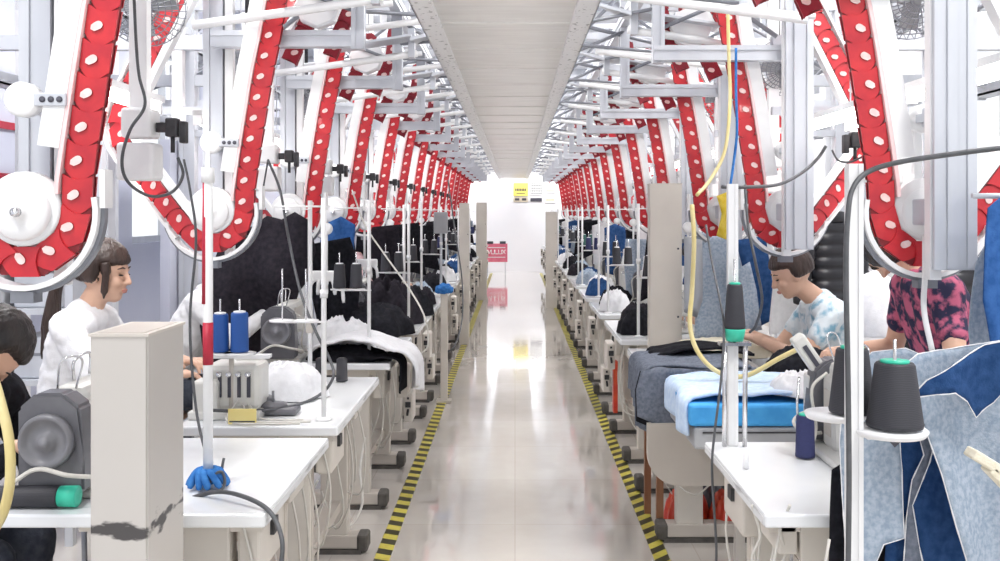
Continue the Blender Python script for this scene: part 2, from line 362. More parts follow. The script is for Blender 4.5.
def person(label, origin, rz, hip, sh, head, pitch, hands, shirt, sleeve='long', hairm='hair', style='short', trousers='trouser', stand=False, yaw=0, roll=0):
    """local frame: x forward, y left, z up. hip=(x,z) sh=(x,z) head=(x,z)"""
    r = empty('person', (origin[0], origin[1], 0), rz, label, 'person')
    H, S, D = Vector((hip[0], 0, hip[1])), Vector((sh[0], 0, sh[1])), Vector((head[0], 0, head[1]))
    Rh = Matrix.Rotation(yaw, 3, 'Z') @ Matrix.Rotation(pitch, 3, 'Y') @ Matrix.Rotation(roll, 3, 'X')
    def hp(x, y, z): return D + Rh @ Vector((x, y, z))
    sw = .165; shL, shR = S + Vector((0, sw, -.01)), S + Vector((0, -sw, -.01))
    arms = []
    for sd, a, c in ((1, shL, hands[0]), (-1, shR, hands[1])):
        el, wr = ik(a, c, .27, .245, (-.15, sd * .55, -1)); arms.append((sd, a, el, wr))
    bm = B()
    # torso
    def torso(bm, g=0):
        up = (S - H); n = 9
        for i in range(n):
            t = i / (n - 1); c = H + up * t; wd = .125 + .0 * t - .02 * math.sin(PI * t) + .02 * t; dp = .095 + .012 * math.sin(PI * t) - .012 * t
            for y in (-1, 0, 1): rr = dp + g; ball(bm, c + Vector((0, y * (wd - dp * .55), 0 - .01 * abs(y))), (rr, rr * .98, rr * .8 if i == n - 1 else rr), 0, 12)
        caps(bm, shL + Vector((0, -.02, 0)), .058 + g, shR + Vector((0, .02, 0)), .058 + g)
        caps(bm, S + Vector((0, .02, 0)), .07 + g, S + Vector((.0, -.02, .03)), .055 + g)
    torso(bm)
    nk = hp(-.025, 0, -.085); caps(bm, S + Vector((0, 0, .02)), .058, nk, .05)
    for sd, a, el, wr in arms:
        caps(bm, a, .048, el, .038); caps(bm, el, .038, wr, .026)
    # legs
    kn = []
    for sd in (1, -1):
        h0 = H + Vector((.02, sd * .085, -.02))
        if stand: k = Vector((h0.x + .03, sd * .09, .48)); an = Vector((h0.x - .02, sd * .10, .09))
        else: k = Vector((h0.x + .40, sd * .12, hip[1] - .02)); an = Vector((h0.x + .36, sd * .12, .10))
        caps(bm, h0, .078, k, .055); caps(bm, k, .054, an, .037); caps(bm, an, .034, an + Vector((.13, 0, -.055)), .026); kn.append((sd, h0, k, an))
    # head: skull, jaw, face
    ball(bm, hp(-.015, 0, .025), (.098, .077, .098), 0, 20, Rh); ball(bm, hp(.012, 0, -.045), (.072, .060, .070), 0, 18, Rh); ball(bm, hp(.042, 0, -.088), (.034, .034, .026), 0, 14, Rh)
    ball(bm, hp(.058, .032, -.028), (.026, .022, .024), 0, 12, Rh); ball(bm, hp(.058, -.032, -.028), (.026, .022, .024), 0, 12, Rh)
    caps(bm, hp(.082, 0, .014), .008, hp(.100, 0, -.026), .0125); ball(bm, hp(.088, .011, -.032), (.011, .009, .008), 0, 8, Rh); ball(bm, hp(.088, -.011, -.032), (.011, .009, .008), 0, 8, Rh)
    caps(bm, hp(.070, .034, .022), .012, hp(.078, -.0, .020), .012); caps(bm, hp(.070, -.034, .022), .012, hp(.078, 0, .020), .012)
    ball(bm, hp(.075, 0, -.060), (.016, .024, .011), 0, 12, Rh)
    for sd in (1, -1): ball(bm, hp(-.008, sd * .076, -.010), (.018, .009, .031), 0, 12, Rh); ball(bm, hp(-.004, sd * .074, -.032), (.009, .007, .010), 0, 8, Rh)
    b2 = remesh(bm, .0065, 3)
    for sd, a, el, wr in arms:
        hb = B(); dd = (wr - el).normalized(); dd = Vector((dd.x, dd.y - sd * .15, dd.z * .4)); hand(hb, wr + dd * .0, dd, Vector((0, 0, 1)), -sd if False else sd * -1)
        caps(hb, wr - dd.normalized() * .03, .024, wr + dd.normalized() * .015, .022)
        h2 = remesh(hb, .0032, 2); me = bpy.data.meshes.new('h'); h2.to_mesh(me); h2.free(); b2.from_mesh(me); bpy.data.meshes.remove(me)
    obj('body', b2, 'skin', r, normals=False)
    bm = B()
    for sd in (1, -1):
        ball(bm, hp(.0775, sd * .031, .002), (.009, .0125, .0038), 0, 12, Rh)
    pieces('eye', bm, 'eye', r, 0)
    bm = B()
    for sd in (1, -1): tube(bm, [hp(.083, sd * .014, .028), hp(.082, sd * .032, .033), hp(.070, sd * .050, .026)], [.0028, .0032, .0018], 6)
    pieces('eyebrow', bm, hairm, r, 0)
    bm = B(); caps(bm, hp(.086, .016, -.060), .0042, hp(.092, 0, -.0575), .0052); caps(bm, hp(.086, -.016, -.060), .0042, hp(.092, 0, -.0575), .0052); caps(bm, hp(.086, .012, -.066), .0045, hp(.089, -.012, -.066), .0045); obj('lips', bm, 'lips', r)
    # hair
    bm = B(); bmesh.ops.create_icosphere(bm, subdivisions=5, radius=1)
    for v in bm.verts:
        d = v.co.normalized(); front = d.x; k = 1.0
        fr = 1 / (1 + math.exp(-(front - .30) * 14))
        if style == 'long' or style == 'pony': low = -.05; bang = .13; bz = -.66
        elif style == 'bob': bang = .22; bz = -.52
        else: bang = .34; bz = -.42
        below = 1 / (1 + math.exp((d.z - bang) * 22))
        k -= .30 * fr * below
        bb_ = 1 / (1 + math.exp((d.z - bz) * 18)); k -= .32 * bb_ * (1 if front > -.75 else .85)
        ear = math.exp(-((front - .10) ** 2) / .03) * (1 / (1 + math.exp((d.z + .02) * 20))) * (abs(d.y) > .5); k -= (.13 if style == 'short' else .0) * ear
        a = math.atan2(d.y, d.x); st = .022 * noise.noise(Vector((a * 9, d.z * 2, 1))) + .012 * math.sin(a * 38 + 4 * noise.noise(d * 3))
        k += st + .02 * noise.noise(d * 4)
        v.co = hp(-.020 + d.x * .113 * k, d.y * .098 * k, .026 + d.z * .116 * k)
    for f in bm.faces: f.smooth = True
    hr = obj('hair', bm, hairm, r)
    if style == 'pony':
        bm = B(); R2 = random.Random(4)
        for i in range(16):
            a = i / 16 * 2 * PI; q = .018 * math.cos(a); w_ = .018 * math.sin(a)
            L = R2.uniform(.24, .34)
            tube(bm, catmull([hp(-.105, q * .6, .03 + w_ * .6), hp(-.16, q, .015 + w_), hp(-.195, q * 1.5, -.08), hp(-.20 + w_ * 1.2, q * 1.8, -.08 - L * .5), hp(-.19 + w_ * 1.6, q * 1.5, -.08 - L)], 6), [.013] * 12 + [.012] * 8 + [.008] * 4 + [.003], 6)
        obj('ponytail', bm, hairm, hr); bm = B(); lathe(bm, hp(-.118, 0, .03), [(.018, -.01), (.024, -.005), (.024, .008), (.018, .012)], 14, 0, 'x'); obj('hair_tie', bm, 'black', hr)
        bm = B()
        for sd in (1, -1): tube(bm, catmull([hp(.028, sd * .076, .05), hp(.036, sd * .074, -.0), hp(.034, sd * .068, -.05), hp(.032, sd * .060, -.095)], 5), [.020] * 5 + [.014] * 8 + [.008, .005, .003], 6)
        pieces('side_lock', bm, hairm, hr, 0)
    # shirt
    bm = B(); torso(bm, .013)
    ends = []
    for sd, a, el, wr in arms:
        caps(bm, a, .066, a.lerp(el, .95 if sleeve == 'long' else .55), .054)
        if sleeve == 'long': caps(bm, el, .053, el.lerp(wr, .88), .038)
    def wr_(co):
        n = fold((co.x + co.z * .5, co.y + co.z), 11, 3) - .5; return co + Vector((.006 * n, .010 * n, .004 * n))
    obj('shirt', remesh(bm, .0085, 3, wr_), shirt, r, normals=False)
    bm = B(); lathe(bm, S + Vector((0.005, 0, .05)), [(.060, -.035), (.070, -.02), (.066, .012), (.058, .015), (.056, -.02)], 20); obj('collar', bm, shirt, r)
    bm = B(); caps(bm, H + Vector((0, .06, -.01)), .112, H + Vector((0, -.06, -.01)), .112)
    for sd, h0, k, an in kn: caps(bm, h0, .093, k, .070); caps(bm, k, .069, an + Vector((0, 0, .03)), .052)
    obj('trousers', remesh(bm, .010, 3, wr_), trousers, r, normals=False)
    for sd, h0, k, an in kn:
        bm = B(); caps(bm, an + Vector((-.03, 0, -.045)), .042, an + Vector((.14, 0, -.055)), .036); b3 = remesh(bm, .008, 2, lambda c: Vector((c.x, c.y, max(c.z, .003)))); obj('shoe', b3, 'shoe', r, normals=False)
    if not stand:
        c, s_ = math.cos(rz), math.sin(rz); hx = hip[0] + .02
        e = empty('stool', (origin[0] + c * hx, origin[1] + s_ * hx, 0), rz, 'small work stool beneath the ' + label, 'stool'); e['label'] = ' '.join(('work stool under the ' + label).split()[:14])
        hz = hip[1] - .125
        bm = B(); box(bm, (0, 0, hz - .02), (.30, .32, .03), 0, None, .008); obj('seat', bm, 'wood', e)
        for x in (-.12, .12):
            for y in (-.13, .13): bm = B(); tube(bm, [(x, y, hz - .03), (x * 1.15, y * 1.15, 0)], .011, 8); obj('leg', bm, 'alu_d', e)
    return r
# left row: facing the aisle (+x)
person('person with black hair in a black jacket bent over the nearest left machine', (-1.85, 2.84), 0, (0, .56), (.31, .97), (.345, 1.10), 1.15, [(.50, .12, .87), (.50, -.14, .86)], 'blk', 'long', 'hair', 'short', yaw=.5)
person('woman with dark ponytail and white blouse, left side', (-1.82, 4.02), 0, (0, .56), (.09, 1.06), (.175, 1.255), .12, [(.44, .14, .88), (.46, -.12, .86)], 'wht', 'long', 'hairb', 'pony', yaw=-.06)
person('dark haired person in white shirt bowed low behind the blue thread cones', (-1.93, 5.45), 0, (-.02, .54), (.25, 1.02), (.40, 1.17), .75, [(.60, .12, .99), (.62, -.10, .97)], 'wht', 'long', 'hair', 'short')
person('person in pink shirt bowing far down the left side', (-1.58, 8.8), 0, (0, .56), (.20, 1.06), (.34, 1.23), .7, [(.55, .12, .86), (.56, -.10, .86)], 'pinkshirt', 'short', 'hairb', 'short')
# right row: facing the aisle (-x)
person('woman with short dark hair in pale blue printed top, right side', (1.64, 5.0), PI, (.0, .56), (.10, 1.02), (.265, 1.19), .42, [(.46, .10, .88), (.46, -.05, .885)], 'paleprint', 'short', 'hairb', 'bob', trousers='paleprint')
person('woman in pink and navy floral shirt leaning forward at right', (1.62, 3.62), PI, (-.02, .84), (.13, 1.23), (.285, 1.375), 1.4, [(.38, .22, .98), (.36, -.16, .98)], 'floral', 'short', 'hair', 'bob', stand=True, yaw=1.15)
person('person in grey shirt working far down the right side behind the pale denim', (1.52, 6.5), PI, (.0, .56), (.18, 1.04), (.32, 1.20), .6, [(.52, .12, .86), (.54, -.10, .86)], 'grey', 'short', 'hair', 'short')

# ------------------------------------------------------------------ setting
YN, YF, WX, RZ = -1.6, 25.2, 3.6, 4.2
b = B(); bb(b, -WX - .2, WX + .2, YN, YF + .2, -.12, 0); struct('floor', b, 'floor')
b = B(); bb(b, -WX - .2, WX + .2, YF, YF + .2, 0, RZ); struct('wall_far', b, 'wall')
b = B(); bb(b, -WX - .2, WX + .2, YN, YF + .2, RZ, RZ + .1)
for k in range(18): bb(b, -WX, WX, YN + 1 + k * 1.5 - .03, YN + 1 + k * 1.5 + .03, RZ - .12, RZ)
struct('ceiling', b, 'roof')
wins = [(.4 + 3.0 * k, .4 + 3.0 * k + 2.2) for k in range(8)]
nw = 0
for s in (-1, 1):
    bm = B(); x0, x1 = (WX, WX + .2) if s > 0 else (-WX - .2, -WX)
    ws = wins if s > 0 else [wins[i] for i in (0, 3, 4, 5, 6, 7)]
    bb(bm, x0, x1, YN, YF, 0, 1.2); bb(bm, x0, x1, YN, YF, 3.2, RZ)
    yy = YN
    for a, c in ws:
        bb(bm, x0, x1, yy, a, 1.2, 3.2); yy = c
    bb(bm, x0, x1, yy, YF, 1.2, 3.2)
    struct('wall_' + SIDE[s], bm, 'lav' if s < 0 else 'wall')
    for a, c in ws:
        nw += 1; bm = B(); xm = s * (WX + .1)
        for (u0, u1, z0, z1) in ((a, c, 1.2, 1.26), (a, c, 3.14, 3.2), (a, a + .06, 1.2, 3.2), (c - .06, c, 1.2, 3.2), ((a + c) / 2 - .03, (a + c) / 2 + .03, 1.2, 3.2), (a, c, 2.4, 2.45)):
            bb(bm, xm - .04, xm + .04, u0, u1, z0, z1)
        w = struct('window_%d' % nw, bm, 'alu')
        g = B(); bb(g, xm - .004, xm + .004, a + .05, c - .05, 1.25, 3.15); obj('window_pane', g, 'glass', w)
# skirting
for s in (-1, 1):
    bm = B(); bb(bm, s * WX, s * (WX - .02), YN, YF, 0, .12); struct('baseboard_' + SIDE[s], bm, 'beige')

# hazard tapes
for s, x, sk in ((-1, -.575, .45), (1, .635, -1.1)):
    bm = B(); bb(bm, x - .034, x + .034, 2.6, 24.5, 0, .002)
    tag(obj('hazard_tape', bm, tape_mat(sk)), 'yellow and black striped tape on the floor edging the aisle, %s strip' % SIDE[s], 'floor tape')

# overhead tray over the aisle
t = empty('overhead_duct', (-.04, 0, 0), 0, 'long flat galvanised metal duct running overhead along the centre of the aisle', 'duct')
bm = B(); bb(bm, -.33, .33, .4, 24.6, 2.335, 2.41)
for k in range(34): bb(bm, -.325, .325, .9 + k * .7, .915 + k * .7, 2.329, 2.335)
obj('duct_sheet', bm, 'galv', t)
for s in (-1, 1):
    bm = B(); bb(bm, s * .285, s * .37, .4, 24.6, 2.312, 2.334); bb(bm, s * .366, s * .37, .4, 24.6, 2.312, 2.40)
    obj('perforated_rail', bm, 'perf', t)

# ------------------------------------------------------------------ conveyor unit (local: x toward aisle, -y toward camera; right row = turned half round)
def track_path():
    P = [(.285, 2.46), (.25, 2.25), (.21, 2.05), (.17, 1.80), (.138, 1.58)]
    for a in (0, -30, -60, -90, -118): P.append((.135 * math.cos(math.radians(a)), 1.5 + .135 * math.sin(math.radians(a))))
    P += [(-.16, 1.49), (-.29, 1.66), (-.385, 1.80), (-.385, 1.92), (-.31, 2.08), (-.19, 2.32), (-.07, 2.55), (.03, 2.72), (.12, 2.95)]
    return catmull([Vector((x, 0, z)) for x, z in P], 10)
def resample(pts, step):
    out = [pts[0]]; acc = 0
    for a, b in zip(pts, pts[1:]):
        d = (b - a).length
        while acc + d >= step:
            t = (step - acc) / d; a = a.lerp(b, t); out.append(a); d = (b - a).length; acc = 0
        acc += d
    return out
TP = track_path()
LK = resample(TP, .088)
def plate_path(bm, pts, off0, off1, y0, y1, mi=0):
    # ribbon along pts offset in-plane, thickness in y
    rows = []
    for i, p in enumerate(pts):
        a = pts[max(0, i - 1)]; c = pts[min(len(pts) - 1, i + 1)]; t = (c - a).normalized(); n = Vector((t.z, 0, -t.x))
        rows.append([bm.verts.new(p + n * o + Vector((0, y, 0))) for o, y in ((off0, y0), (off1, y0), (off1, y1), (off0, y1))])
    for a, c in zip(rows, rows[1:]):
        for k in range(4):
            f = bm.faces.new((a[k], a[(k + 1) % 4], c[(k + 1) % 4], c[k])); f.material_index = mi
    bm.faces.new(rows[0]).material_index = mi; bm.faces.new(rows[-1][::-1]).material_index = mi
def chain(bm, pts, w=.039, y=0):
    plate_path(bm, pts, -w * .93, w * .93, y - .009, y + .009, 2)
    for i in range(len(pts) - 1):
        a, c = pts[i], pts[i + 1]; t = (c - a).normalized(); n = Vector((t.z, 0, -t.x)); L = (c - a).length
        for sy in (-1, 1):
            # scalloped scale-like link plate, tilted so that one end laps the next
            outl = []
            for u, v in ((-1, -.02), (-1, .85), (-.55, 1.02), (-.1, 1.14), (.4, 1.10), (.8, .92), (1, .8), (1, -.06), (.5, .06), (0, .10), (-.5, .06)):
                q = a + t * (L * v) + n * (w * u) + Vector((0, y + sy * (.011 + .006 * (1 - v)), 0)); outl.append(q)
            front = [bm.verts.new(q) for q in outl]; back = [bm.verts.new(Vector((q.x, y + sy * .008, q.z))) for q in outl]
            f = bm.faces.new(front); f.material_index = 0
            for k in range(len(front)):
                f = bm.faces.new((front[k], front[(k + 1) % len(front)], back[(k + 1) % len(front)], back[k])); f.material_index = 0
            # pear shaped insert
            m = a + t * (L * .52) + n * (w * .12); d1 = (t * .6 + n * .8).normalized(); d2 = Vector((d1.z, 0, -d1.x)); ring = []
            for k in range(12):
                g = 2 * PI * k / 12; rr = .0115 * (1 + 1.0 * max(0, math.cos(g)) ** 3)
                ring.append(m + d1 * rr * math.cos(g) + d2 * rr * math.sin(g) * .95 + Vector((0, y + sy * .0185, 0)))
            vs = [bm.verts.new(q) for q in ring]; f = bm.faces.new(vs); f.material_index = 1
            vb = [bm.verts.new(Vector((q.x, y + sy * .014, q.z))) for q in ring]
            for k in range(12): f = bm.faces.new((vs[k], vs[(k + 1) % 12], vb[(k + 1) % 12], vb[k])); f.material_index = 2
def profile_bar(bm, p0, p1, w, d, mi=0, axis='z'):
    # aluminium extrusion: a core and raised flanges leaving a slot
    p0, p1 = Vector(p0), Vector(p1); c = (p0 + p1) / 2; L = (p1 - p0).length
    if axis == 'z': S = lambda a, b_: (a, b_, L); O = lambda a, b_: Vector((a, b_, 0))
    else: S = lambda a, b_: (L, b_, a); O = lambda a, b_: Vector((0, b_, a))
    rot = None
    if axis == 'x':
        dx = (p1 - p0); ang = math.atan2(dx.z, dx.x); rot = Matrix.Rotation(-ang, 3, 'Y')
    box(bm, c, S(w * .94, d * .80), mi, rot)
    for sx in (-1, 1):
        for sy in (-1, 1):
            o = O(sx * w * .34, sy * d * .40)
            if rot is not None: o = rot @ o
            box(bm, c + o, S(w * .32, d * .20), mi, rot)
def make_unit(name, loc, rz, label, group, full=True):
    r = empty(name, loc, rz, label, 'conveyor', group)
    bm = B(); chain(bm, LK); obj('chain_track', bm, ['red', 'drop', 'dark_red'], r)
    up = [p for p in TP[:37]]
    bm = B(); plate_path(bm, up, .052, .108, -.03, .03); obj('guard_plate', bm, 'white', r)
    bm = B(); plate_path(bm, TP[:44], .041, .052, -.028, .028); o = obj('guard_edge', bm, 'pink', r)
    bm = B(); plate_path(bm, TP[95:], -.058, -.048, -.028, .028); plate_path(bm, TP[95:], .048, .075, -.028, .028); obj('return_guard', bm, 'white', r)
    # round rail
    arc = [Vector((.200 * math.cos(a), 0, 1.497 + .203 * math.sin(a))) for a in [math.radians(12 - 9 * k) for k in range(21)]]
    bm = B(); plate_path(bm, arc, .002, .016, -.03, .03); plate_path(bm, arc, -.008, .003, -.012, .012, 1); box(bm, (.207, 0, 1.56), (.014, .05, .10), 0)
    box(bm, (0, 0, 1.28), (.06, .05, .03), 1); obj('guide_rail', bm, ['white', 'alu_d'], r)
    # wheel
    bm = B(); lathe(bm, (0, 0, 1.5), [(0, -.052), (.014, -.052), (.016, -.044), (.04, -.042), (.068, -.040), (.075, -.032), (.075, .03), (0, .03)], 32, 0, 'y')
    w = obj('pulley_wheel', bm, 'whitep', r)
    bm = B(); lathe(bm, (0, 0, 1.5), [(0, -.068), (.011, -.068), (.013, -.05), (0, -.05)], 12, 0, 'y'); lathe(bm, (0, 0, 1.5), [(0, .062), (.010, .062), (.012, .03), (0, .03)], 6, 1, 'y'); obj('axle_cap', bm, ['steel', 'black'], w)
    bm = B(); lathe(bm, (0, 0, 1.508), [(.088, -.022), (.096, -.022), (.098, .012), (.0, .012)], 32, 0, 'y'); obj('wheel_guard', bm, 'white', r)
    # hanging post behind
    bm = B(); profile_bar(bm, (-.033, .15, 1.335), (-.033, .15, 3.4), .085, .08); bb(bm, .016, .050, .12, .16, 1.30, 3.4, 1)
    bb(bm, -.08, .045, .155, .18, 1.33, 3.4, 0); obj('hanging_post', bm, ['alu', 'white'], r)
    bm = B(); bb(bm, .0, .05, .02, .12, 1.46, 1.54, 0, .006); bb(bm, -.02, .02, .02, .12, 1.76, 1.82, 0, .006); pieces('axle_bracket', bm, 'alu', r, 0.0)
    # idler disc with slotted bracket
    bm = B(); lathe(bm, (0, -.005, 1.79), [(0, -.03), (.038, -.03), (.045, -.024), (.045, .01), (0, .01)], 28, 0, 'y'); d = obj('idler_disc', bm, 'whitep', r)
    bm = B(); bb(bm, .035, .118, -.036, -.024, 1.772, 1.806, 0, .003)
    for q in (.058, .080, .102): lathe(bm, (q, -.037, 1.789), [(0, -.001), (.008, -.001), (.008, .002), (0, .002)], 12, 1, 'y')
    bb(bm, .0, .03, -.01, .12, 1.775, 1.80); obj('slotted_bracket', bm, ['alu', 'ink'], r)
    # upper frame
    bm = B(); profile_bar(bm, (-.02, .06, 2.235), (.63, .06, 2.235), .07, .06, 0, 'x'); obj('cross_beam', bm, 'alu', r)
    bm = B(); profile_bar(bm, (.605, .05, 2.19), (.605, .05, 2.62), .055, .055); bb(bm, .575, .635, -.0, .03, 2.46, 2.62, 1); obj('end_post', bm, ['alu', 'alu_d'], r)
    bm = B(); tube(bm, [(-.05, -.10, 2.265), (.73, -.10, 2.375)], .019, 10); tube(bm, [(-.05, .30, 2.36), (.72, .30, 2.44)], .014, 8)
    tube(bm, [(.05, .52, 2.30), (.82, .52, 2.40)], .016, 8); pieces('round_bar', bm, 'white', r)
    bm = B(); box(bm, (.50, -.13, 2.425), (.42, .17, .012), 0, Matrix.Rotation(-.16, 3, 'Y')); box(bm, (.70, -.10, 2.43), (.035, .05, .16), 0)
    vs = [bm.verts.new(q) for q in ((.70, -.20, 2.43), (.90, -.10, 2.50), (.72, -.02, 2.43), (.70, -.20, 2.45), (.90, -.10, 2.51), (.72, -.02, 2.45))]
    for ff in ((0, 1, 2), (3, 5, 4), (0, 3, 4, 1), (1, 4, 5, 2), (2, 5, 3, 0)): bm.faces.new([vs[i] for i in ff])
    obj('mounting_plate', bm, 'alu', r)
    bm = B()
    for (a, c, q) in (((.60, .05, 2.60), (.93, .35, 2.42), .011), ((.60, .05, 2.45), (.92, -.2, 2.43), .009), ((.30, .3, 2.42), (.92, .55, 2.43), .010), ((.2, -.1, 2.5), (.9, .15, 2.62), .012), ((-.02, .15, 2.6), (.6, .05, 2.35), .010)):
        tube(bm, [a, c], q, 6)
    pieces('stay_rod', bm, 'alu_d', r)
    # octagon drum with upper chain strands
    bm = B(); lathe(bm, (.42, .12, 2.39), [(0, -.03), (.012, -.03), (.09, -.028), (.10, -.02), (.10, .03), (0, .03)], 8, 0, 'y')
    for f in bm.faces: f.smooth = False
    obj('octagonal_drum', bm, 'whitep', r)
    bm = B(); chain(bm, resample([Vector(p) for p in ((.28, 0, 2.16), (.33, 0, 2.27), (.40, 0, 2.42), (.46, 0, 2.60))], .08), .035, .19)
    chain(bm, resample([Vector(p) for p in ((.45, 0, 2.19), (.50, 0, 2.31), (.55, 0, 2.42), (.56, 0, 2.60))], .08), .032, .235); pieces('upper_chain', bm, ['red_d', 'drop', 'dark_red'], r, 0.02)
    return r
ZL = [2.6] + [4.2 + 1.42 * k for k in range(14)]
ZR = [3.1] + [4.7 + 1.42 * k for k in range(14)]
proto_unit = make_unit('hanging_conveyor', (-1.27, ZL[0], 0), 0, 'red chain track looping round white wheel, ' + place(0, -1), 'red chain conveyors along both sides')
for s, Z in ((-1, ZL), (1, ZR)):
    for k, z in enumerate(Z):
        if s < 0 and k == 0: continue
        u = dup(proto_unit, None, (s * 1.27, z, 0), 0 if s < 0 else PI, 'red chain track looping round white wheel, ' + place(k, s), 'red chain conveyors along both sides')
        if s > 0:
            for c_ in KIDS[u.name]:
                if c_.name.startswith('upper_chain'): c_.location.y = -.42
                if c_.name.startswith('octagonal'): c_.location.y = -.26
# yellow sticker on nearest wheel guard
bm = B(); box(bm, (-1.335, 2.5755, 1.535), (.05, .002, .03), 0, Matrix.Rotation(.5, 3, 'Y')); tag(obj('yellow_sticker', bm, 'signyel'), 'small yellow sticker on the nearest white wheel guard at far left', 'sticker')

# outer frame rows, longitudinal rails
for s in (-1, 1):
    for x, z, w, nm in ((.665, 2.655, .055, 'inner'), (1.27, 3.45, .09, 'middle'), (2.08, 2.62, .07, 'outer')):
        bm = B(); bb(bm, s * x - w / 2, s * x + w / 2, 1.2, 24.3, z - .035, z + .035); bb(bm, s * x - w / 2 - .006, s * x + w / 2 + .006, 1.2, 24.3, z - .012, z + .012)
        tag(obj('overhead_rail', bm, 'alu'), 'long pale %s overhead rail running beside the aisle on the %s side' % (nm, SIDE[s]), 'rail')
def portal(loc, rz, label):
    r = empty('support_frame', loc, rz, label, 'frame', 'pale frames behind the conveyors')
    bm = B(); profile_bar(bm, (-.81, 0, 0), (-.81, 0, RZ - .12), .10, .08); obj('frame_post', bm, 'alu', r)
    bm = B(); bb(bm, -1.9, .0, -.03, .03, 2.30, 2.37); bb(bm, -1.9, .6, -.03, .03, 2.78, 2.85); bb(bm, -.9, .0, -.02, .02, 1.98, 2.02); pieces('frame_beam', bm, 'alu', r, 0.0)
    bm = B(); bb(bm, -1.9, -1.83, -.03, .03, 0, 2.85); bb(bm, -.42, -.37, -.025, .025, 1.9, 3.5); pieces('outer_post', bm, 'white', r, 0)
    bm = B()
    for a, c in (((-.8, 0, 2.78), (-1.85, 0, 2.33)), ((0, .02, 2.8), (-.8, .02, 2.35)), ((.6, .02, 2.8), (.0, .1, 2.35)), ((-.8, .3, 3.2), (.1, .1, 2.8)), ((-.8, 0, 2.33), (-1.3, .6, 2.82))):
        tube(bm, [a, c], .012, 6)
    pieces('brace_rod', bm, 'alu_d', r)
    return r
pz = {-1: [4.95 + 1.42 * k for k in range(13)], 1: [4.95 + 1.42 * k for k in range(13)]}
pf = None
for s in (-1, 1):
    for k, z in enumerate(pz[s]):
        lb = 'pale grey steel post frame, ' + place(k, s)
        if pf is None: pf = portal((s * 1.27, z, 0), 0 if s < 0 else PI, lb)
        else: dup(pf, None, (s * 1.27, z, 0), 0 if s < 0 else PI, lb)

# control boxes hanging on slim posts
def control(loc, rz, label):
    r = empty('control_box', loc, rz, label, 'control box', 'white control boxes')
    bm = B(); bb(bm, -.06, .06, -.05, .05, 1.60, 1.72, 0, .012); bb(bm, -.045, .05, -.05, .05, 1.735, 1.83, 0, .01); obj('box_body', bm, 'whitep', r)
    bm = B(); bb(bm, -.028, .028, -.02, .02, 1.78, 3.4); obj('hanging_post', bm, 'white', r)
    bm = B(); bb(bm, .085, .125, -.02, .02, 1.74, 1.80, 0, .006); bb(bm, .055, .09, -.012, .012, 1.755, 1.785, 0); bb(bm, .13, .15, -.018, .018, 1.72, 1.79, 0, .004); tube(bm, [(.105, 0, 1.745), (.105, 0, 1.69)], .007, 8); obj('power_plug', bm, 'black', r)
    return r
cb = None
for s, Z in ((-1, [3.2] + [4.85 + 1.42 * k for k in range(9)]), (1, [3.75] + [5.35 + 1.42 * k for k in range(9)])):
    for k, z in enumerate(Z):
        lb = 'white hanging control box with black plug, ' + place(k, s)
        if cb is None: cb = control((s * 1.2, z, 0), 0, lb)
        else: dup(cb, None, (s * 1.2 if s < 0 else 1.38, z, 0), 0 if s < 0 else PI, lb)

tr = None
for k in range(9):
    y = 3.6 + 2.84 * k
    lb = 'pale lattice roof truss crossing above the duct, %s from the camera' % (ORD[k])
    if tr is None:
        tr = empty('roof_truss', (0, y, 0), 0, lb, 'roof truss', 'lattice roof trusses')
        bm = B(); bb(bm, -WX, WX, -.03, .03, 3.10, 3.16); bb(bm, -WX, WX, -.03, .03, 3.72, 3.78); obj('truss_chord', bm, 'alu', tr)
        bm = B()
        for q in range(12):
            x0 = -WX + q * .6; tube(bm, [(x0, 0, 3.13 if q % 2 else 3.75), (x0 + .6, 0, 3.75 if q % 2 else 3.13)], .018, 6)
        obj('truss_lattice', bm, 'alu_d', tr)
        for x in (-2.8, -2.3, 2.3, 2.8):
            bm = B(); bb(bm, x - .02, x + .02, -.02, .02, 2.6, RZ); obj('drop_rod', bm, 'alu', tr)
    else: dup(tr, None, (0, y, 0), 0, lb)
for s in (-1, 1):
    for x, z, w, nm in ((2.55, 2.72, .22, 'wide'), (3.05, 2.25, .12, 'narrow')):
        bm = B(); bb(bm, s * x - w / 2, s * x + w / 2, 1.5, 24, z, z + .012); bb(bm, s * x - w / 2, s * x - w / 2 + .012, 1.5, 24, z, z + .07); bb(bm, s * x + w / 2 - .012, s * x + w / 2, 1.5, 24, z, z + .07)
        for q in range(45): bb(bm, s * x - w / 2, s * x + w / 2, 1.6 + q * .5, 1.63 + q * .5, z - .012, z)
        tag(obj('cable_tray', bm, 'alu'), '%s pale cable tray running overhead beyond the %s conveyors' % (nm, SIDE[s]), 'cable tray')
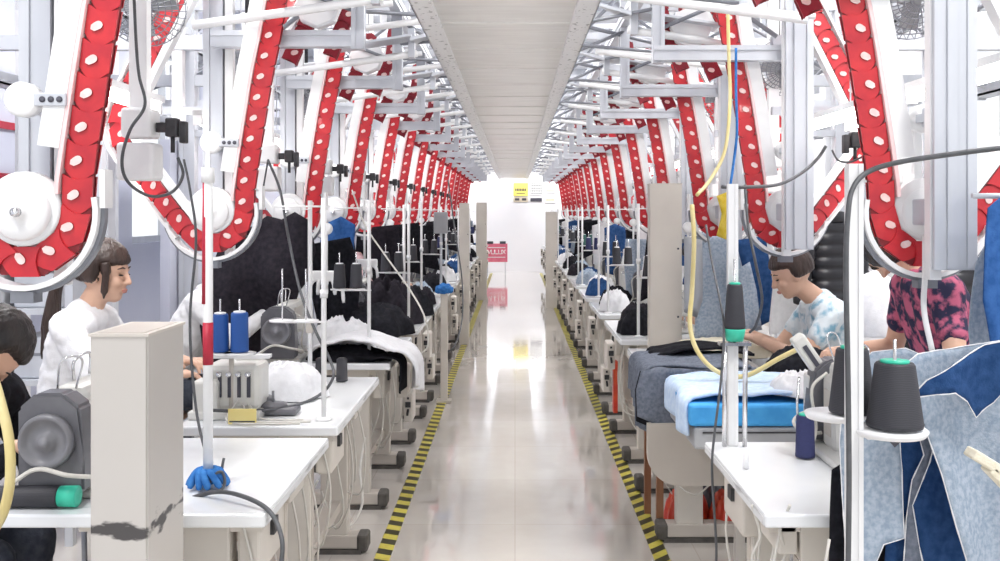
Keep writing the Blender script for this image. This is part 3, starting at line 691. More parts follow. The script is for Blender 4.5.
# tube lamps
lp = None
for s, Z in ((-1, [3.75 + 1.42 * k for k in range(10)]), (1, [3.35 + 1.42 * k for k in range(10)])):
    for k, z in enumerate(Z):
        lb = 'lit white tube lamp over the worktables, ' + place(k, s)
        if lp is None:
            lp = empty('tube_lamp', (s * 1.5, z, 0), 0, lb, 'lamp', 'lit tube lamps over the worktables')
            bm = B(); tube(bm, [(0, -.42, 1.93), (0, .42, 1.93)], .019, 12); obj('lamp_tube', bm, 'tube', lp)
            bm = B(); bb(bm, -.03, .03, -.45, .45, 1.957, 1.985); bb(bm, -.02, .02, -.45, -.425, 1.91, 1.98); bb(bm, -.02, .02, .425, .45, 1.91, 1.98); obj('lamp_housing', bm, 'white', lp)
            bm = B(); tube(bm, [(0, -.3, 1.985), (0, -.3, RZ - .1)], .004, 5); tube(bm, [(0, .3, 1.985), (0, .3, RZ - .1)], .004, 5); pieces('suspension_rod', bm, 'alu', lp)
        else: dup(lp, None, (s * 1.5, z, 0), 0, lb)

# wire fans
fn = None
for s, Z in ((-1, [3.7, 5.2, 6.7]), (1, [3.55, 5.3, 6.8])):
    for k, z in enumerate(Z):
        lb = 'fan with round wire cage, ' + place(k, s)
        if fn is None:
            fn = empty('wire_fan', (s * 1.38, z, 0), 0, lb, 'fan', 'wire cage fans')
            R = Matrix.Rotation(.5, 4, 'X') ; C0 = Vector((0, 0, 2.27))
            bm = B()
            for q in range(7):
                rr = .03 + .022 * q; pts = [C0 + R @ Vector((rr * math.cos(a), -.05 + .05 * (rr / .17) ** 2, rr * math.sin(a))) for a in [2 * PI * j / 28 for j in range(29)]]
                tube(bm, pts, .0022, 4, 0, False)
            for q in range(36):
                a = 2 * PI * q / 36; tube(bm, [C0 + R @ Vector((rr * math.cos(a), -.05 + .05 * (rr / .17) ** 2, rr * math.sin(a))) for rr in (.02, .08, .13, .165)] + [C0 + R @ Vector((.15 * math.cos(a), .06, .15 * math.sin(a)))], .0018, 4, 0, False)
            obj('fan_cage', bm, 'alu_d', fn)
            bm = B()
            for q in range(4):
                box(bm, C0 + R @ Vector((.07 * math.cos(q * PI / 2), .01, .07 * math.sin(q * PI / 2))), (.11, .006, .06), 0, (R @ Matrix.Rotation(-q * PI / 2, 4, 'Y') @ Matrix.Rotation(.35, 4, 'X')).to_3x3())
            obj('fan_blades', bm, 'grey', fn)
            bm = B(); lathe(bm, C0 + R @ Vector((0, .07, 0)), [(0, -.05), (.045, -.05), (.05, 0), (.04, .06), (0, .06)], 16, 0, 'y'); tube(bm, [C0 + Vector((0, .1, .0)), (0, .12, RZ - .1)], .012, 8); obj('fan_motor', bm, 'black', fn)
        else: dup(fn, None, (s * 1.42, z, 0), 0, lb)

# ------------------------------------------------------------------ work tables
TH = .75
def make_table(loc, rz, label, L=1.06, W=.57):
    r = empty('sewing_table', loc, rz, label, 'table', 'white topped sewing tables')
    bm = B(); box(bm, (.285 - W / 2, 0, TH - .018), (W, L, .034), 0, None, .006)
    obj('tabletop', bm, 'top', r)
    bm = B(); bb(bm, .28 - W, .2865, -L / 2 + .01, L / 2 - .01, TH - .031, TH - .010); obj('edge_band', bm, 'edge', r)
    for y in (-L / 2 + .13, L / 2 - .13):
        bm = B(); box(bm, (.11, y, .395), (.12, .075, .63), 0, None, .006); bb(bm, -.22, .25, y - .03, y + .03, .675, .715)
        bb(bm, .168, .172, y - .02, y + .02, .2, .6, 1)
        lg = obj('leg', bm, ['beige2', 'beige'], r)
        bm = B(); box(bm, (.02, y, .052), (.40, .085, .06), 0, None, .006); bb(bm, -.2, .23, y - .048, y + .048, .0, .02, 1); obj('foot', bm, ['beige', 'rubber'], lg)
        bm = B(); box(bm, (.235, y, .048), (.05, .10, .075), 0, None, .012); obj('foot_cap', bm, 'rubber', lg)
    bm = B(); bb(bm, .08, .14, -L / 2 + .15, L / 2 - .15, .64, .70); bb(bm, .06, .14, -L / 2 + .15, L / 2 - .15, .19, .23); pieces('cross_rail', bm, 'beige', r)
    bm = B(); box(bm, (-.02, .12, .625), (.30, .34, .14), 0, None, .01); bb(bm, -.15, .11, -.052, -.048, .58, .67, 1); obj('oil_pan', bm, ['beige', 'black'], r)
    bm = B(); box(bm, (.215, -L / 2 + .24, .63), (.06, .26, .15), 0, None, .008); box(bm, (.25, -L / 2 + .24, .65), (.012, .05, .04), 1); box(bm, (.20, L / 2 - .2, .66), (.05, .2, .09), 0, None, .006)
    pieces('switch_box', bm, ['beige2', 'black'], r, 0.005)
    bm = B(); box(bm, (-.12, .05, .10), (.20, .34, .02), 0, Matrix.Rotation(.25, 3, 'Y')); tube(bm, [(-.05, .1, .1), (.0, .12, .56)], .008, 6); obj('foot_pedal', bm, 'rubber', r)
    bm = B(); rnd = random.Random(3)
    for q in range(6):
        y = -L / 2 + .12 + q * .15 + rnd.uniform(-.05, .05); x = .2 + rnd.uniform(-.05, .04)
        tube(bm, catmull([(x, y, .72), (x + .04, y + .02, .5), (x + rnd.uniform(-.02, .05), y + .08, .3), (x - .05, y + .16, .12 + rnd.uniform(0, .2)), (x - .12, y + .2, .3)], 5), .004, 5, 0)
    pieces('loose_cable', bm, 'cable_l', r)
    return r
XT = .905
tL = [(2.48, 3.33), (3.49, 4.56), (4.95, 6.02)] + [(6.37 + 1.42 * k, 7.43 + 1.42 * k) for k in range(12)]
tR = [(2.48, 3.27), (4.45, 5.51), (5.88, 6.94)] + [(7.30 + 1.42 * k, 8.36 + 1.42 * k) for k in range(11)]
tp = None
for s, T in ((-1, tL), (1, tR)):
    for k, (a, c) in enumerate(T):
        lb = 'white topped beige sewing table, ' + place(k, s); y = (a + c) / 2
        if k == 0: make_table((s * XT, y, 0), 0 if s < 0 else PI, lb, c - a, .72)
        elif tp is None: tp = make_table((s * XT, y, 0), 0, lb)
        else: dup(tp, None, (s * XT, y, 0), 0 if s < 0 else PI, lb)

# ------------------------------------------------------------------ sewing machines
def make_machine(loc, rz, label):
    r = empty('sewing_machine', loc, rz, label, 'sewing machine', 'sewing machines on the tables')
    bm = B(); box(bm, (0, 0, .012), (.19, .50, .024), 0, None, .008)
    box(bm, (0, -.16, .13), (.105, .13, .23), 0, None, .02); box(bm, (0, 0, .235), (.085, .40, .105), 0, None, .022); box(bm, (0, .205, .19), (.075, .085, .17), 0, None, .018)
    bb(bm, .035, .047, -.10, .10, .205, .26, 1); bb(bm, .03, .055, -.195, -.13, .06, .20, 1)
    obj('machine_body', bm, ['machine', 'beige2'], r)
    # dark motor housing and hand wheel
    bm = B(); pr = []
    for (x, z) in ((-.085, .03), (.085, .03), (.085, .12), (.075, .25), (.03, .285), (-.04, .285), (-.085, .245)): pr.append((x, z))
    f0 = [bm.verts.new((x, -.305, z)) for x, z in pr]; f1 = [bm.verts.new((x, -.225, z)) for x, z in pr]
    bm.faces.new(f0); bm.faces.new(f1[::-1])
    for i in range(len(pr)): bm.faces.new((f0[i], f0[(i + 1) % len(pr)], f1[(i + 1) % len(pr)], f1[i]))
    bmesh.ops.bevel(bm, geom=bm.edges[:], offset=.008, segments=2, affect='EDGES'); obj('motor_housing', bm, 'mdark', r)
    bm = B(); lathe(bm, (-.005, -.305, .165), [(0, -.03), (.012, -.03), (.015, -.022), (.022, -.024), (.026, -.012), (.052, -.014), (.058, -.026), (.066, -.026), (.070, -.018), (.070, .002), (0, .002)], 36, 0, 'y'); obj('handwheel', bm, 'mdark2', r)
    bm = B(); tube(bm, [(.0, .225, .12), (0, .225, .03)], .004, 6); tube(bm, [(0, .2, .12), (0, .2, .045)], .005, 6); box(bm, (.0, .2, .032), (.022, .035, .006)); box(bm, (.0, .2, .044), (.008, .008, .03))
    tube(bm, catmull([(.0, .25, .20), (.02, .262, .22), (.03, .262, .25), (.0, .262, .27)], 5), .003, 5); lathe(bm, (.042, .19, .2), [(0, 0), (.014, 0), (.014, .018), (0, .02)], 12, 0, 'x'); obj('needle_assembly', bm, 'steel', r)
    bm = B(); tube(bm, catmull([(-.02, -.12, .285), (-.02, -.12, .34), (-.02, -.02, .35), (-.02, -.02, .29)], 6), .004, 6); tube(bm, catmull([(.02, -.20, .28), (.04, -.21, .36), (.0, -.24, .36), (-.02, -.22, .28)], 6), .003, 5); tube(bm, [(0, .1, .28), (0, .1, .33)], .004, 6)
    pieces('thread_guide', bm, 'steel', r)
    bm = B(); tube(bm, catmull([(.06, -.2, .06), (.10, -.23, .05), (.12, -.3, .07), (.07, -.36, .09), (-.02, -.34, .10), (-.1, -.33, .05)], 6), .006, 6); tube(bm, catmull([(.05, -.18, .25), (.10, -.17, .2), (.09, -.16, .08), (.13, -.1, .02)], 6), .005, 6); pieces('machine_cable', bm, 'cable_l', r)
    return r
def mplace(k, s): return ('cream sewing machine with grey handwheel, ' + place(k, s))
mp_ = make_machine((-1.19, 2.865, TH), 0, mplace(0, -1))
dup(mp_, None, (-1.17, 5.20, TH), .03, 'cream sewing machine with dark grey handwheel, behind the white sack on the left')
for k in range(3, 13): dup(mp_, None, (-1.05, tL[k][0] + .52, TH), 0, mplace(k, -1))
dup(mp_, None, (1.02, 2.93, TH), PI, mplace(0, 1))
dup(mp_, None, (1.05, 6.4, TH), PI, mplace(2, 1))
for k in range(3, 13): dup(mp_, None, (1.03, tR[k][0] + .5, TH), PI, mplace(k, 1))
# tilting head lever device on nearest right table
dv = empty('tilted_machine_head', (.955, 3.2, 0), 0, 'white slotted machine head tilted up at the back of the nearest right table', 'machine part')
bm = B(); R3 = Matrix.Rotation(-.6, 3, 'Y'); box(bm, (.0, 0, 1.02), (.045, .05, .2), 0, R3, .008); box(bm, (.02, .03, .87), (.07, .08, .22), 0, None, .012); obj('head_casting', bm, 'machine', dv)
bm = B(); box(bm, (-.003, -.027, 1.025), (.014, .006, .12), 0, R3); obj('slot', bm, 'ink', dv)
bm = B(); tube(bm, catmull([(-.06, -.05, .98), (-.08, -.1, .88), (-.06, -.1, .75)], 5), .004, 6); obj('lever', bm, 'steel', dv)

# compact overlocker under the blue cones
ov = empty('overlock_machine', (-1.05, 3.72, TH), 0, 'white boxy overlock machine under the blue thread cones on the left', 'sewing machine')
bm = B(); box(bm, (0, 0, .015), (.26, .24, .03), 0, None, .006); box(bm, (0.02, 0, .11), (.20, .15, .17), 0, None, .02); box(bm, (-.07, -.07, .08), (.09, .09, .12), 0, None, .01); box(bm, (.05, .05, .195), (.10, .06, .02), 0, None, .006)
obj('machine_body', bm, 'machine', ov)
bm = B()
for q in range(5): box(bm, (-.06 + q * .035, -.078, .12), (.012, .008, .09), 0); lathe(bm, (-.06 + q * .035, -.085, .16), [(0, -.012), (.01, -.012), (.01, .0), (0, 0)], 10, 1, 'y')
obj('thread_tensioner', bm, ['ink', 'steel'], ov)
bm = B(); tube(bm, catmull([(.08, -.08, .05), (.13, -.12, .01), (.2, -.16, .01), (.3, -.17, .012)], 6), .004, 6); tube(bm, catmull([(.06, -.08, .05), (.1, -.15, .01), (.18, -.2, .01), (.33, -.2, .012)], 6), .004, 6)
tube(bm, catmull([(.04, -.08, .06), (.03, -.18, .01), (.16, -.23, .01), (.3, -.23, .012)], 6), .004, 6); pieces('machine_cable', bm, 'cable_l', ov)

# ------------------------------------------------------------------ thread cones and stands
def make_cone(name, loc, h, r0, r1, m, label, group=None, cap='green', capbottom=False):
    r = empty(name, loc, 0, label, 'thread cone', group)
    bm = B(); lathe(bm, (0, 0, 0), [(0, .004), (r0 * .96, .004), (r0, .012), (r0 * .98, h * .1), (r1 * 1.02, h * .93), (r1 * .93, h * .965), (0, h * .965)], 28); obj('wound_thread', bm, m, r)
    bm = B(); lathe(bm, (0, 0, 0), [(0, h * .95), (r1 * .72, h * .95), (r1 * .74, h * 1.0), (r1 * .5, h * 1.01), (.006, h * 1.01), (0, h * .98)], 20)
    if capbottom: lathe(bm, (0, 0, 0), [(0, -.035), (r0 * .8, -.035), (r0 * .98, -.002), (r0 * .98, .004), (0, .004)], 20)
    pieces('cone_core', bm, cap, r); return r
def make_stand(loc, label, h, plate_h, group=None, pins=2, rz=0, guide=True, pr=.075):
    r = empty('thread_stand', loc, rz, label, 'thread stand', group)
    bm = B(); tube(bm, [(0, 0, 0), (0, 0, h)], .0095, 10); lathe(bm, (0, 0, 0), [(0, 0), (.03, 0), (.03, .006), (.012, .010), (0, .02)], 16); lathe(bm, (0, 0, h * .55), [(.0, 0), (.014, 0), (.014, .03), (0, .03)], 12); obj('pole', bm, 'white', r)
    bm = B()
    for q in range(pins):
        x = (.09 if pins == 1 else .065 + .085 * q)
        lathe(bm, (x, 0, plate_h), [(0, -.006), (pr * .6, -.006), (pr * .62, 0), (.0, .001)], 22)
    bb(bm, -.01, .065 + .085 * (pins - 1), -.012, .012, plate_h - .01, plate_h - .004); obj('cone_plate', bm, 'whitep', r)
    bm = B()
    for q in range(pins): x = (.09 if pins == 1 else .065 + .085 * q); tube(bm, [(x, 0, plate_h), (x, 0, plate_h + .185)], .003, 6)
    pieces('cone_pin', bm, 'steel', r)
    if guide:
        bm = B(); tube(bm, [(-.02, 0, h - .03), (.18, 0, h - .03)], .004, 6)
        for q in range(pins): x = .065 + .085 * q; tube(bm, [(x + .014 * math.cos(a), .014 * math.sin(a), h - .04) for a in [2 * PI * j / 10 for j in range(11)]], .002, 4, 0, False)
        obj('guide_arm', bm, 'white', r)
    return r
# nearest left pole with red tape and blue rag at its foot
p0 = empty('tall_pole', (-.835, 2.72, TH), 0, 'tall white pole with red tape band standing on the nearest left table', 'pole')
bm = B(); tube(bm, [(0, 0, 0), (0, 0, .86)], .0135, 12); lathe(bm, (0, 0, .86), [(0.0135, -.03), (.018, -.03), (.018, .01), (.006, .012), (.006, .06), (0, .06)], 12); obj('pole', bm, 'white', p0)
bm = B(); tube(bm, [(0, 0, .335), (0, 0, .45)], .0142, 12); tube(bm, [(-.004, 0, .50), (-.002, 0, .84)], .0128, 12); obj('red_tape', bm, 'redtape', p0)
bm = B()
for q in range(11):
    a = q * 2.3; tube(bm, catmull([(.0, 0, .03), (.03 * math.cos(a), .03 * math.sin(a), .045), (.055 * math.cos(a + .4), .05 * math.sin(a + .4), .008)], 5), [.013] * 5 + [.010] * 5 + [.006], 6)
lathe(bm, (0, 0, .02), [(0.014, -.01), (.024, -.005), (.026, .012), (.018, .03), (0.014, .032)], 14); tag(obj('blue_rag', bm, 'bluecap', None, (-.835, 2.72, TH)), 'blue rag knotted round the foot of the white pole on the nearest left table', 'rag')
bm = B(); box(bm, (0, 0, .0), (.10, .004, .055), 0, None, .0015); bb(bm, -.045, .045, -.003, -.0025, -.02, -.015, 1); tag(obj('yellow_card', bm, ['ypad', 'ink'], None, (-.96, 3.52, TH + .03)), 'yellow card standing at the front edge of the second left table', 'card')
# blue cones
st = empty('cone_tray', (-1.035, 3.62, 0), 0, 'white tray on a bracket carrying the two blue thread cones', 'thread stand')
bm = B(); lathe(bm, (-.03, 0, .985), [(0, 0), (.045, 0), (.047, .006), (0, .006)], 20); lathe(bm, (.04, 0, .985), [(0, 0), (.055, 0), (.057, .006), (0, .006)], 20); bb(bm, -.08, .15, -.02, .02, .972, .985); obj('tray_plate', bm, 'whitep', st)
bm = B(); tube(bm, [(0, .03, TH), (0, .03, .985)], .010, 8); obj('tray_leg', bm, 'beige2', st)
bm = B()
for x in (-.032, .038): tube(bm, [(x, 0, .99), (x, 0, 1.185)], .0035, 6)
pieces('cone_pin', bm, 'steel', st)
make_cone('thread_cone', (-1.067, 3.62, .991), .145, .032, .028, 'th_blue', 'royal blue thread cone on the white tray, nearer to the tall pole', None, 'whitep')
make_cone('thread_cone', (-.997, 3.62, .991), .150, .033, .030, 'th_blue', 'royal blue thread cone on the white tray, further from the tall pole', None, 'whitep')
# cones on left tables
make_cone('thread_cone', (-1.045, 3.80, TH), .10, .027, .024, 'th_black', 'short black thread cone with green top behind the black winder', None, 'green')
make_cone('thread_cone', (-.86, 4.42, TH), .105, .024, .021, 'th_black', 'left one of two short black cones on the second left table', None, 'black')
make_cone('thread_cone', (-.765, 4.42, TH), .105, .026, .023, 'th_black', 'right one of two short black cones on the second left table', None, 'black')
wd = empty('bobbin_winder', (-.90, 3.72, TH), 0, 'low black round base with spindle lying on the second left table', 'stand base')
bm = B(); box(bm, (0, 0, .014), (.19, .10, .026), 0, None, .01); lathe(bm, (0, 0, .027), [(0, 0), (.055, 0), (.05, .012), (.02, .018), (0, .018)], 20); obj('base', bm, 'mdark', wd)
bm = B(); tube(bm, [(0, 0, .04), (0, 0, .085)], .005, 8); box(bm, (-.07, .05, .03), (.12, .08, .05), 0, Matrix.Rotation(.4, 3, 'Z'), .012); obj('spindle', bm, 'mdark2', wd)
# lying black cone at nearest left machine
r = empty('thread_cone', (-1.26, 2.54, TH + .028), 0, 'black thread cone with green band lying on the nearest left table', 'thread cone')
bm = B(); lathe(bm, (0, 0, 0), [(0, -.09), (.022, -.09), (.026, -.08), (.028, .10), (.024, .105), (0, .105)], 24, 0, 'x'); obj('wound_thread', bm, 'th_black', r)
bm = B(); lathe(bm, (.105, 0, 0), [(0, 0), (.026, 0), (.027, .045), (.02, .046), (0, .046)], 24, 0, 'x'); pieces('cone_core', bm, 'green', r)
# right foreground stand

fs = empty('thread_stand', (.705, 2.08, 0), 0, 'tall white post carrying a round plate with two charcoal cones, right foreground', 'thread stand')
bm = B(); profile_bar(bm, (0, 0, 0), (0, 0, 1.60), .030, .03); obj('pole', bm, 'white', fs)
bm = B(); lathe(bm, (.075, 0, 1.045), [(0, -.01), (.07, -.008), (.076, 0), (.076, .004), (0, .004)], 32); lathe(bm, (.085, 0, 1.035), [(0, -.025), (.012, -.012), (.02, 0), (0, 0)], 10, 1); lathe(bm, (.0, .12, 1.055), [(0, -.01), (.062, -.008), (.066, 0), (.066, .004), (0, .004)], 28); box(bm, (.03, .05, 1.038), (.02, .15, .012)); obj('cone_plate', bm, ['whitep', 'ink'], fs)
bm = B(); tube(bm, [(.085, 0, 1.04), (.085, 0, 1.235)], .0035, 6); tube(bm, [(.03, .1, 1.05), (.03, .1, 1.33)], .003, 6); pieces('cone_pin', bm, 'steel', fs)
make_cone('thread_cone', (.79, 2.08, 1.05), .142, .058, .040, 'th_black', 'nearest charcoal thread cone with green top, right foreground')
make_cone('thread_cone', (.735, 2.18, 1.06), .148, .050, .034, 'th_black', 'charcoal thread cone with green top behind the nearest one, right foreground')
# tall pole at back of nearest right table with upside-down cone
p1 = empty('tall_pole', (.70, 3.22, TH), 0, 'tall white pole with steel prongs on the nearest right table, holding a black cone', 'pole')
bm = B(); profile_bar(bm, (0, 0, 0), (0, 0, .84), .032, .028); obj('pole', bm, 'white', p1)
bm = B()
for x in (-.03, .035): tube(bm, [(x, -.02, .0), (x, -.03, .33)], .008, 8)
bb(bm, -.05, .05, -.05, -.01, .325, .335); tube(bm, [(0, -.03, .33), (0, -.03, .60)], .004, 6); pieces('prong', bm, 'steel', p1)
make_cone('thread_cone', (.70, 3.185, TH + .375), .15, .034, .024, 'th_black', 'black thread cone with green base perched on the pole of the nearest right table', None, 'green', True)
make_cone('thread_cone', (.885, 3.05, TH), .135, .030, .026, 'th_navy', 'dark thread cone with green top standing on the nearest right table', None, 'green')
bm = B(); lathe(bm, (0, 0, 0), [(0, 0), (.008, 0), (.0075, .05), (.004, .056), (0, .057)], 10); tag(obj('white_peg', bm, 'whitep', None, (.675, 2.92, TH)), 'small white upright peg on the nearest right table', 'peg')
# stands on further tables
sp = None
R = random.Random(11)
colors = ['th_black', 'th_black', 'th_navy', 'th_black', 'th_green']
cone_proto = {}
for s, T in ((-1, tL), (1, tR)):
    for k in range(1, 14):
        y = T[min(k, len(T) - 1)][0] + .12
        if s > 0 and k == 1: continue
        x = s * (.69 if k % 2 else .74)
        lb = 'slim white pole with cone plates, ' + place(k, s)
        loc = (x, y, TH)
        if sp is None: sp = make_stand(loc, lb, .80, .36, 'slim white thread poles on the tables', 2, PI)
        else: sp_ = dup(sp, None, loc, PI if s < 0 else 0, lb)
        if s < 0 and k == 1: continue
        for q in range(2):
            xx = x + s * (.065 + .085 * q); m = colors[(k * 2 + q // 2 + (2 if s > 0 else 0)) % 5]
            if s < 0 and m == 'th_green': m = 'th_black'
            cl = {'th_black': 'black', 'th_navy': 'navy', 'th_green': 'dark green'}[m]
            cb2 = '%s thread cone, %s one of pair %s' % (cl, 'aisle side' if q == 0 else 'outer', place(k, s))
            if m not in cone_proto: cone_proto[m] = make_cone('thread_cone', (xx, y, TH + .361), .13, .033, .026, m, cb2, 'thread cones on the slim poles', 'whitep')
            else: dup(cone_proto[m], None, (xx, y, TH + .361), 0, cb2)
# extra slim poles mid left (tables two to four)
for (px, Y, n) in ((310, 4.35, 'beside the clip hanger'), (404, 6.9, 'by the black garment heap'),):
    p = at(px, 0, Y); e = empty('slim_pole', (p.x, Y, TH), 0, 'slim white upright pole ' + n + ' on the left', 'pole'); bm = B(); tube(bm, [(0, 0, 0), (0, 0, .80)], .010, 8); lathe(bm, (0, 0, 0), [(0, 0), (.03, 0), (.03, .006), (.01, .01), (0, .01)], 14); obj('pole', bm, 'white', e)
    bm = B(); box(bm, (.0, -.012, .25), (.03, .02, .05), 0, None, .005); obj('pole_clamp', bm, 'beige2', e)

# clip hangers under the conveyors
ch = None
def make_hanger(loc, label):
    r = empty('clip_hanger', loc, 0, label, 'hanger', 'white clip hangers below the conveyors')
    bm = B(); lathe(bm, (0, 0, 1.405), [(0, -.02), (.03, -.02), (.034, -.014), (.034, .014), (.03, .02), (0, .02)], 22, 0, 'y'); obj('hanger_roller', bm, 'whitep', r)
    bm = B(); tube(bm, [(0, .0, 1.38), (0, .0, 1.15)], .008, 8); obj('hanger_rod', bm, 'white', r)
    bm = B()
    box(bm, (0, 0, 1.14), (.185, .022, .06), 0, None, .01)
    for q in range(5):
        x = -.088 + q * .044; L = .13 if q in (0, 4) else .085; tube(bm, catmull([(x * .8, 0, 1.12), (x, -.004, 1.09), (x * 1.1, 0, 1.12 - L)], 4), [.013] * 4 + [.011] * 4 + [.008], 8)
    bmesh.ops.remove_doubles(bm, verts=bm.verts, dist=1e-6); obj('clip_comb', bm, 'whitep', r); return r
for s, Z in ((-1, [ZL[k] for k in range(2, 12)]), (1, [ZR[k] for k in range(2, 12)])):
    for k, z in enumerate(Z):
        lb = 'white clip hanger with comb fingers, ' + place(k + 2, s)
        if ch is None: ch = make_hanger((s * 1.06, z, 0), lb)
        else: dup(ch, None, (s * 1.06, z, 0), 0, lb)

# ------------------------------------------------------------------ columns and posts by the aisle
def column(x0, x1, y0, y1, h, m, label, hole=True):
    r = empty('cable_column', ((x0 + x1) / 2, (y0 + y1) / 2, 0), 0, label, 'column')
    w, d = x1 - x0, y1 - y0
    bm = B(); t = .004
    bb(bm, -w / 2, w / 2, -d / 2, d / 2, 0, h - .004, 0)
    bmesh.ops.bevel(bm, geom=[e for e in bm.edges if abs(e.verts[0].co.z - e.verts[1].co.z) > .1], offset=.004, segments=2, affect='EDGES'); obj('column_body', bm, m, r)
    bm = B(); bb(bm, -w / 2 - .003, w / 2 + .003, -d / 2 - .003, d / 2 + .003, h - .006, h); bb(bm, -w / 2 + .012, w / 2 - .012, -d / 2 + .012, d / 2 - .012, h - .003, h + .001, 1); obj('column_cap', bm, ['beige2', 'beige'], r)
    if hole:
        bm = B(); lathe(bm, (w * .38, -d / 2, h * .78), [(0, -.002), (.006, -.002), (.006, .001), (0, .001)], 10, 0, 'y'); lathe(bm, (w * .38, -d / 2, h * .55), [(0, -.002), (.006, -.002), (.006, .001), (0, .001)], 10, 0, 'y'); obj('screw', bm, 'ink', r)
    return r
column(-.935, -.808, 2.20, 2.44, 1.232, 'scuff', 'wide scuffed beige metal column in the left foreground', False)
column(.755, .935, 5.60, 5.70, 1.66, 'beige2', 'tall beige metal column beyond the grey denim pile on the right')
column(-.63, -.52, 11.3, 11.42, 1.60, 'beige2', 'pale metal column beside the aisle far down the left, nearer of two')
column(-.66, -.48, 17.0, 17.12, 1.66, 'beige2', 'pale metal column beside the aisle far down the left, further of two')
column(.48, .66, 15.6, 15.72, 1.50, 'beige2', 'pale metal column beside the aisle far down the right')
bp = empty('short_post', (-.56, 7.9, 0), 0, 'short pale beige post with a blue rag on top at the left of the aisle', 'post')
bm = B(); box(bm, (0, 0, .43), (.055, .055, .86), 0, None, .006); obj('post_body', bm, 'beige2', bp); bm = B(); box(bm, (0, 0, .01), (.12, .12, .02), 0, None, .004); obj('post_base', bm, 'beige', bp)
bm = B(); bmesh.ops.create_icosphere(bm, subdivisions=4, radius=1)
for v in bm.verts:
    n = noise.noise(v.co * 2.3) * .25 + noise.noise(v.co * 6) * .1; v.co = Vector((v.co.x * .07, v.co.y * .06, max(v.co.z, -.55) * .05)) * (1 + n)
for f in bm.faces: f.smooth = True
tag(obj('blue_rag', bm, 'bluecap', None, (-.56, 7.9, .885)), 'crumpled blue rag on top of the short beige post', 'rag')

# grey hanging box mid left
g = empty('grey_terminal', (-.69, 9.3, 0), 0, 'small grey terminal box on a thin stem over the far left tables', 'terminal')
bm = B(); box(bm, (0, 0, 1.40), (.13, .05, .20), 0, None, .01); obj('terminal_case', bm, 'grey', g); bm = B(); tube(bm, [(0, .03, TH), (0, .03, 1.4)], .012, 8); obj('terminal_stem', bm, 'alu', g)

# ------------------------------------------------------------------ cloth
def heap(name, c, size, h, m, label, cat, seed=1, rot=0, pw=.5, lump=.35, group=None, seg=56):
    # crumpled cloth heap resting on a surface: a domed closed body with ridged folds
    bm = B(); rings = []
    nr = seg // 3
    for j in range(nr + 1):
        t = j / nr; ring = []
        for k in range(seg):
            a = 2 * PI * k / seg; er = 1 + .16 * noise.noise(Vector((math.cos(a) * 1.7, math.sin(a) * 1.7, seed))) + .07 * math.sin(a * 7 + seed)
            x, y = math.cos(a) * t * er * size[0] / 2, math.sin(a) * t * er * size[1] / 2
            z = h * max(0, 1 - t ** 2.6) ** pw * (1 + lump * (fold((x, y), 6 / max(size), seed) - .5) + .10 * (fold((x, y), 22, seed) - .5)) + .004
            ring.append(bm.verts.new((x * 1, y, max(z, .002)))); 
            if j == 0: break
        rings.append(ring)
    for k in range(seg): f = bm.faces.new((rings[0][0], rings[1][k], rings[1][(k + 1) % seg])); f.smooth = True
    for a, b in zip(rings[1:], rings[2:]):
        for k in range(seg): f = bm.faces.new((a[k], b[k], b[(k + 1) % seg], a[(k + 1) % seg])); f.smooth = True
    bm.faces.new([bm.verts.new((v.co.x * .96, v.co.y * .96, .0)) for v in rings[-1]])
    return tag(obj(name, bm, m, None, c, rot), label, cat, group)
def panel(name, outline, m, label, cat, amp=.02, sc=9, seed=1, th=.004, bend=None, step=.02, group=None, origin=None, fray=None):
    # a piece of cloth hanging: outline in (x, z) metres around origin, folds run down the cloth
    O = Vector(origin)
    pts = [Vector((x, z)) for x, z in outline]
    dense = []
    for a, c in zip(pts, pts[1:] + pts[:1]):
        n = max(1, int((c - a).length / step))
        for i in range(n): dense.append(a.lerp(c, i / n))
    xs = [p.x for p in dense]; zs = [p.y for p in dense]; inner = []
    def inside(q):
        r = False; j = len(pts) - 1
        for i in range(len(pts)):
            if (pts[i].y > q.y) != (pts[j].y > q.y) and q.x < (pts[j].x - pts[i].x) * (q.y - pts[i].y) / (pts[j].y - pts[i].y) + pts[i].x: r = not r
            j = i
        return r
    x = min(xs)
    while x < max(xs):
        z = min(zs)
        while z < max(zs):
            q = Vector((x, z))
            if inside(q) and min((q - d).length for d in dense) > step * .55: inner.append(q)
            z += step
        x += step
    V, E, Fc, *_ = geometry.delaunay_2d_cdt(dense + inner, [(i, (i + 1) % len(dense)) for i in range(len(dense))], [], 1, 1e-5)
    bm = B(); vs = []
    zt = max(zs); H = max(zs) - min(zs)
    Yf = {}
    for v in V:
        d = (zt - v.y) / H
        y = amp * (.35 + .65 * d) * (math.sin(v.x * sc * 2 + 3 * noise.noise(Vector((v.x * 2, v.y * 1.3, seed))) * 2) + 1.3 * noise.noise(Vector((v.x * sc, v.y * sc * .35, seed * 5))))
        if bend: y += bend(v.x, v.y)
        vs.append(bm.verts.new((v.x, y, v.y))); Yf[(round(v.x, 4), round(v.y, 4))] = y
    for f in Fc:
        if len(f) < 3: continue
        c = sum((V[i] for i in f), Vector((0, 0))) / len(f)
        if not inside(c): continue
        ff = bm.faces.new([vs[i] for i in f]); ff.smooth = True
    o = obj(name, bm, m, None, O)
    md = o.modifiers.new('thickness', 'SOLIDIFY'); md.thickness = th; md.offset = 0
    if fray:
        eb = B(); loop = [Vector((d.x, Yf.get((round(d.x, 4), round(d.y, 4)), 0) - th * .4, d.y)) for d in dense]
        tube(eb, loop + [loop[0]], [.0015 + .0012 * noise.noise(q * 60) for q in loop + [loop[0]]], 5, 0, False); obj('frayed_edge', eb, fray, o)
    return tag(o, label, cat, group)
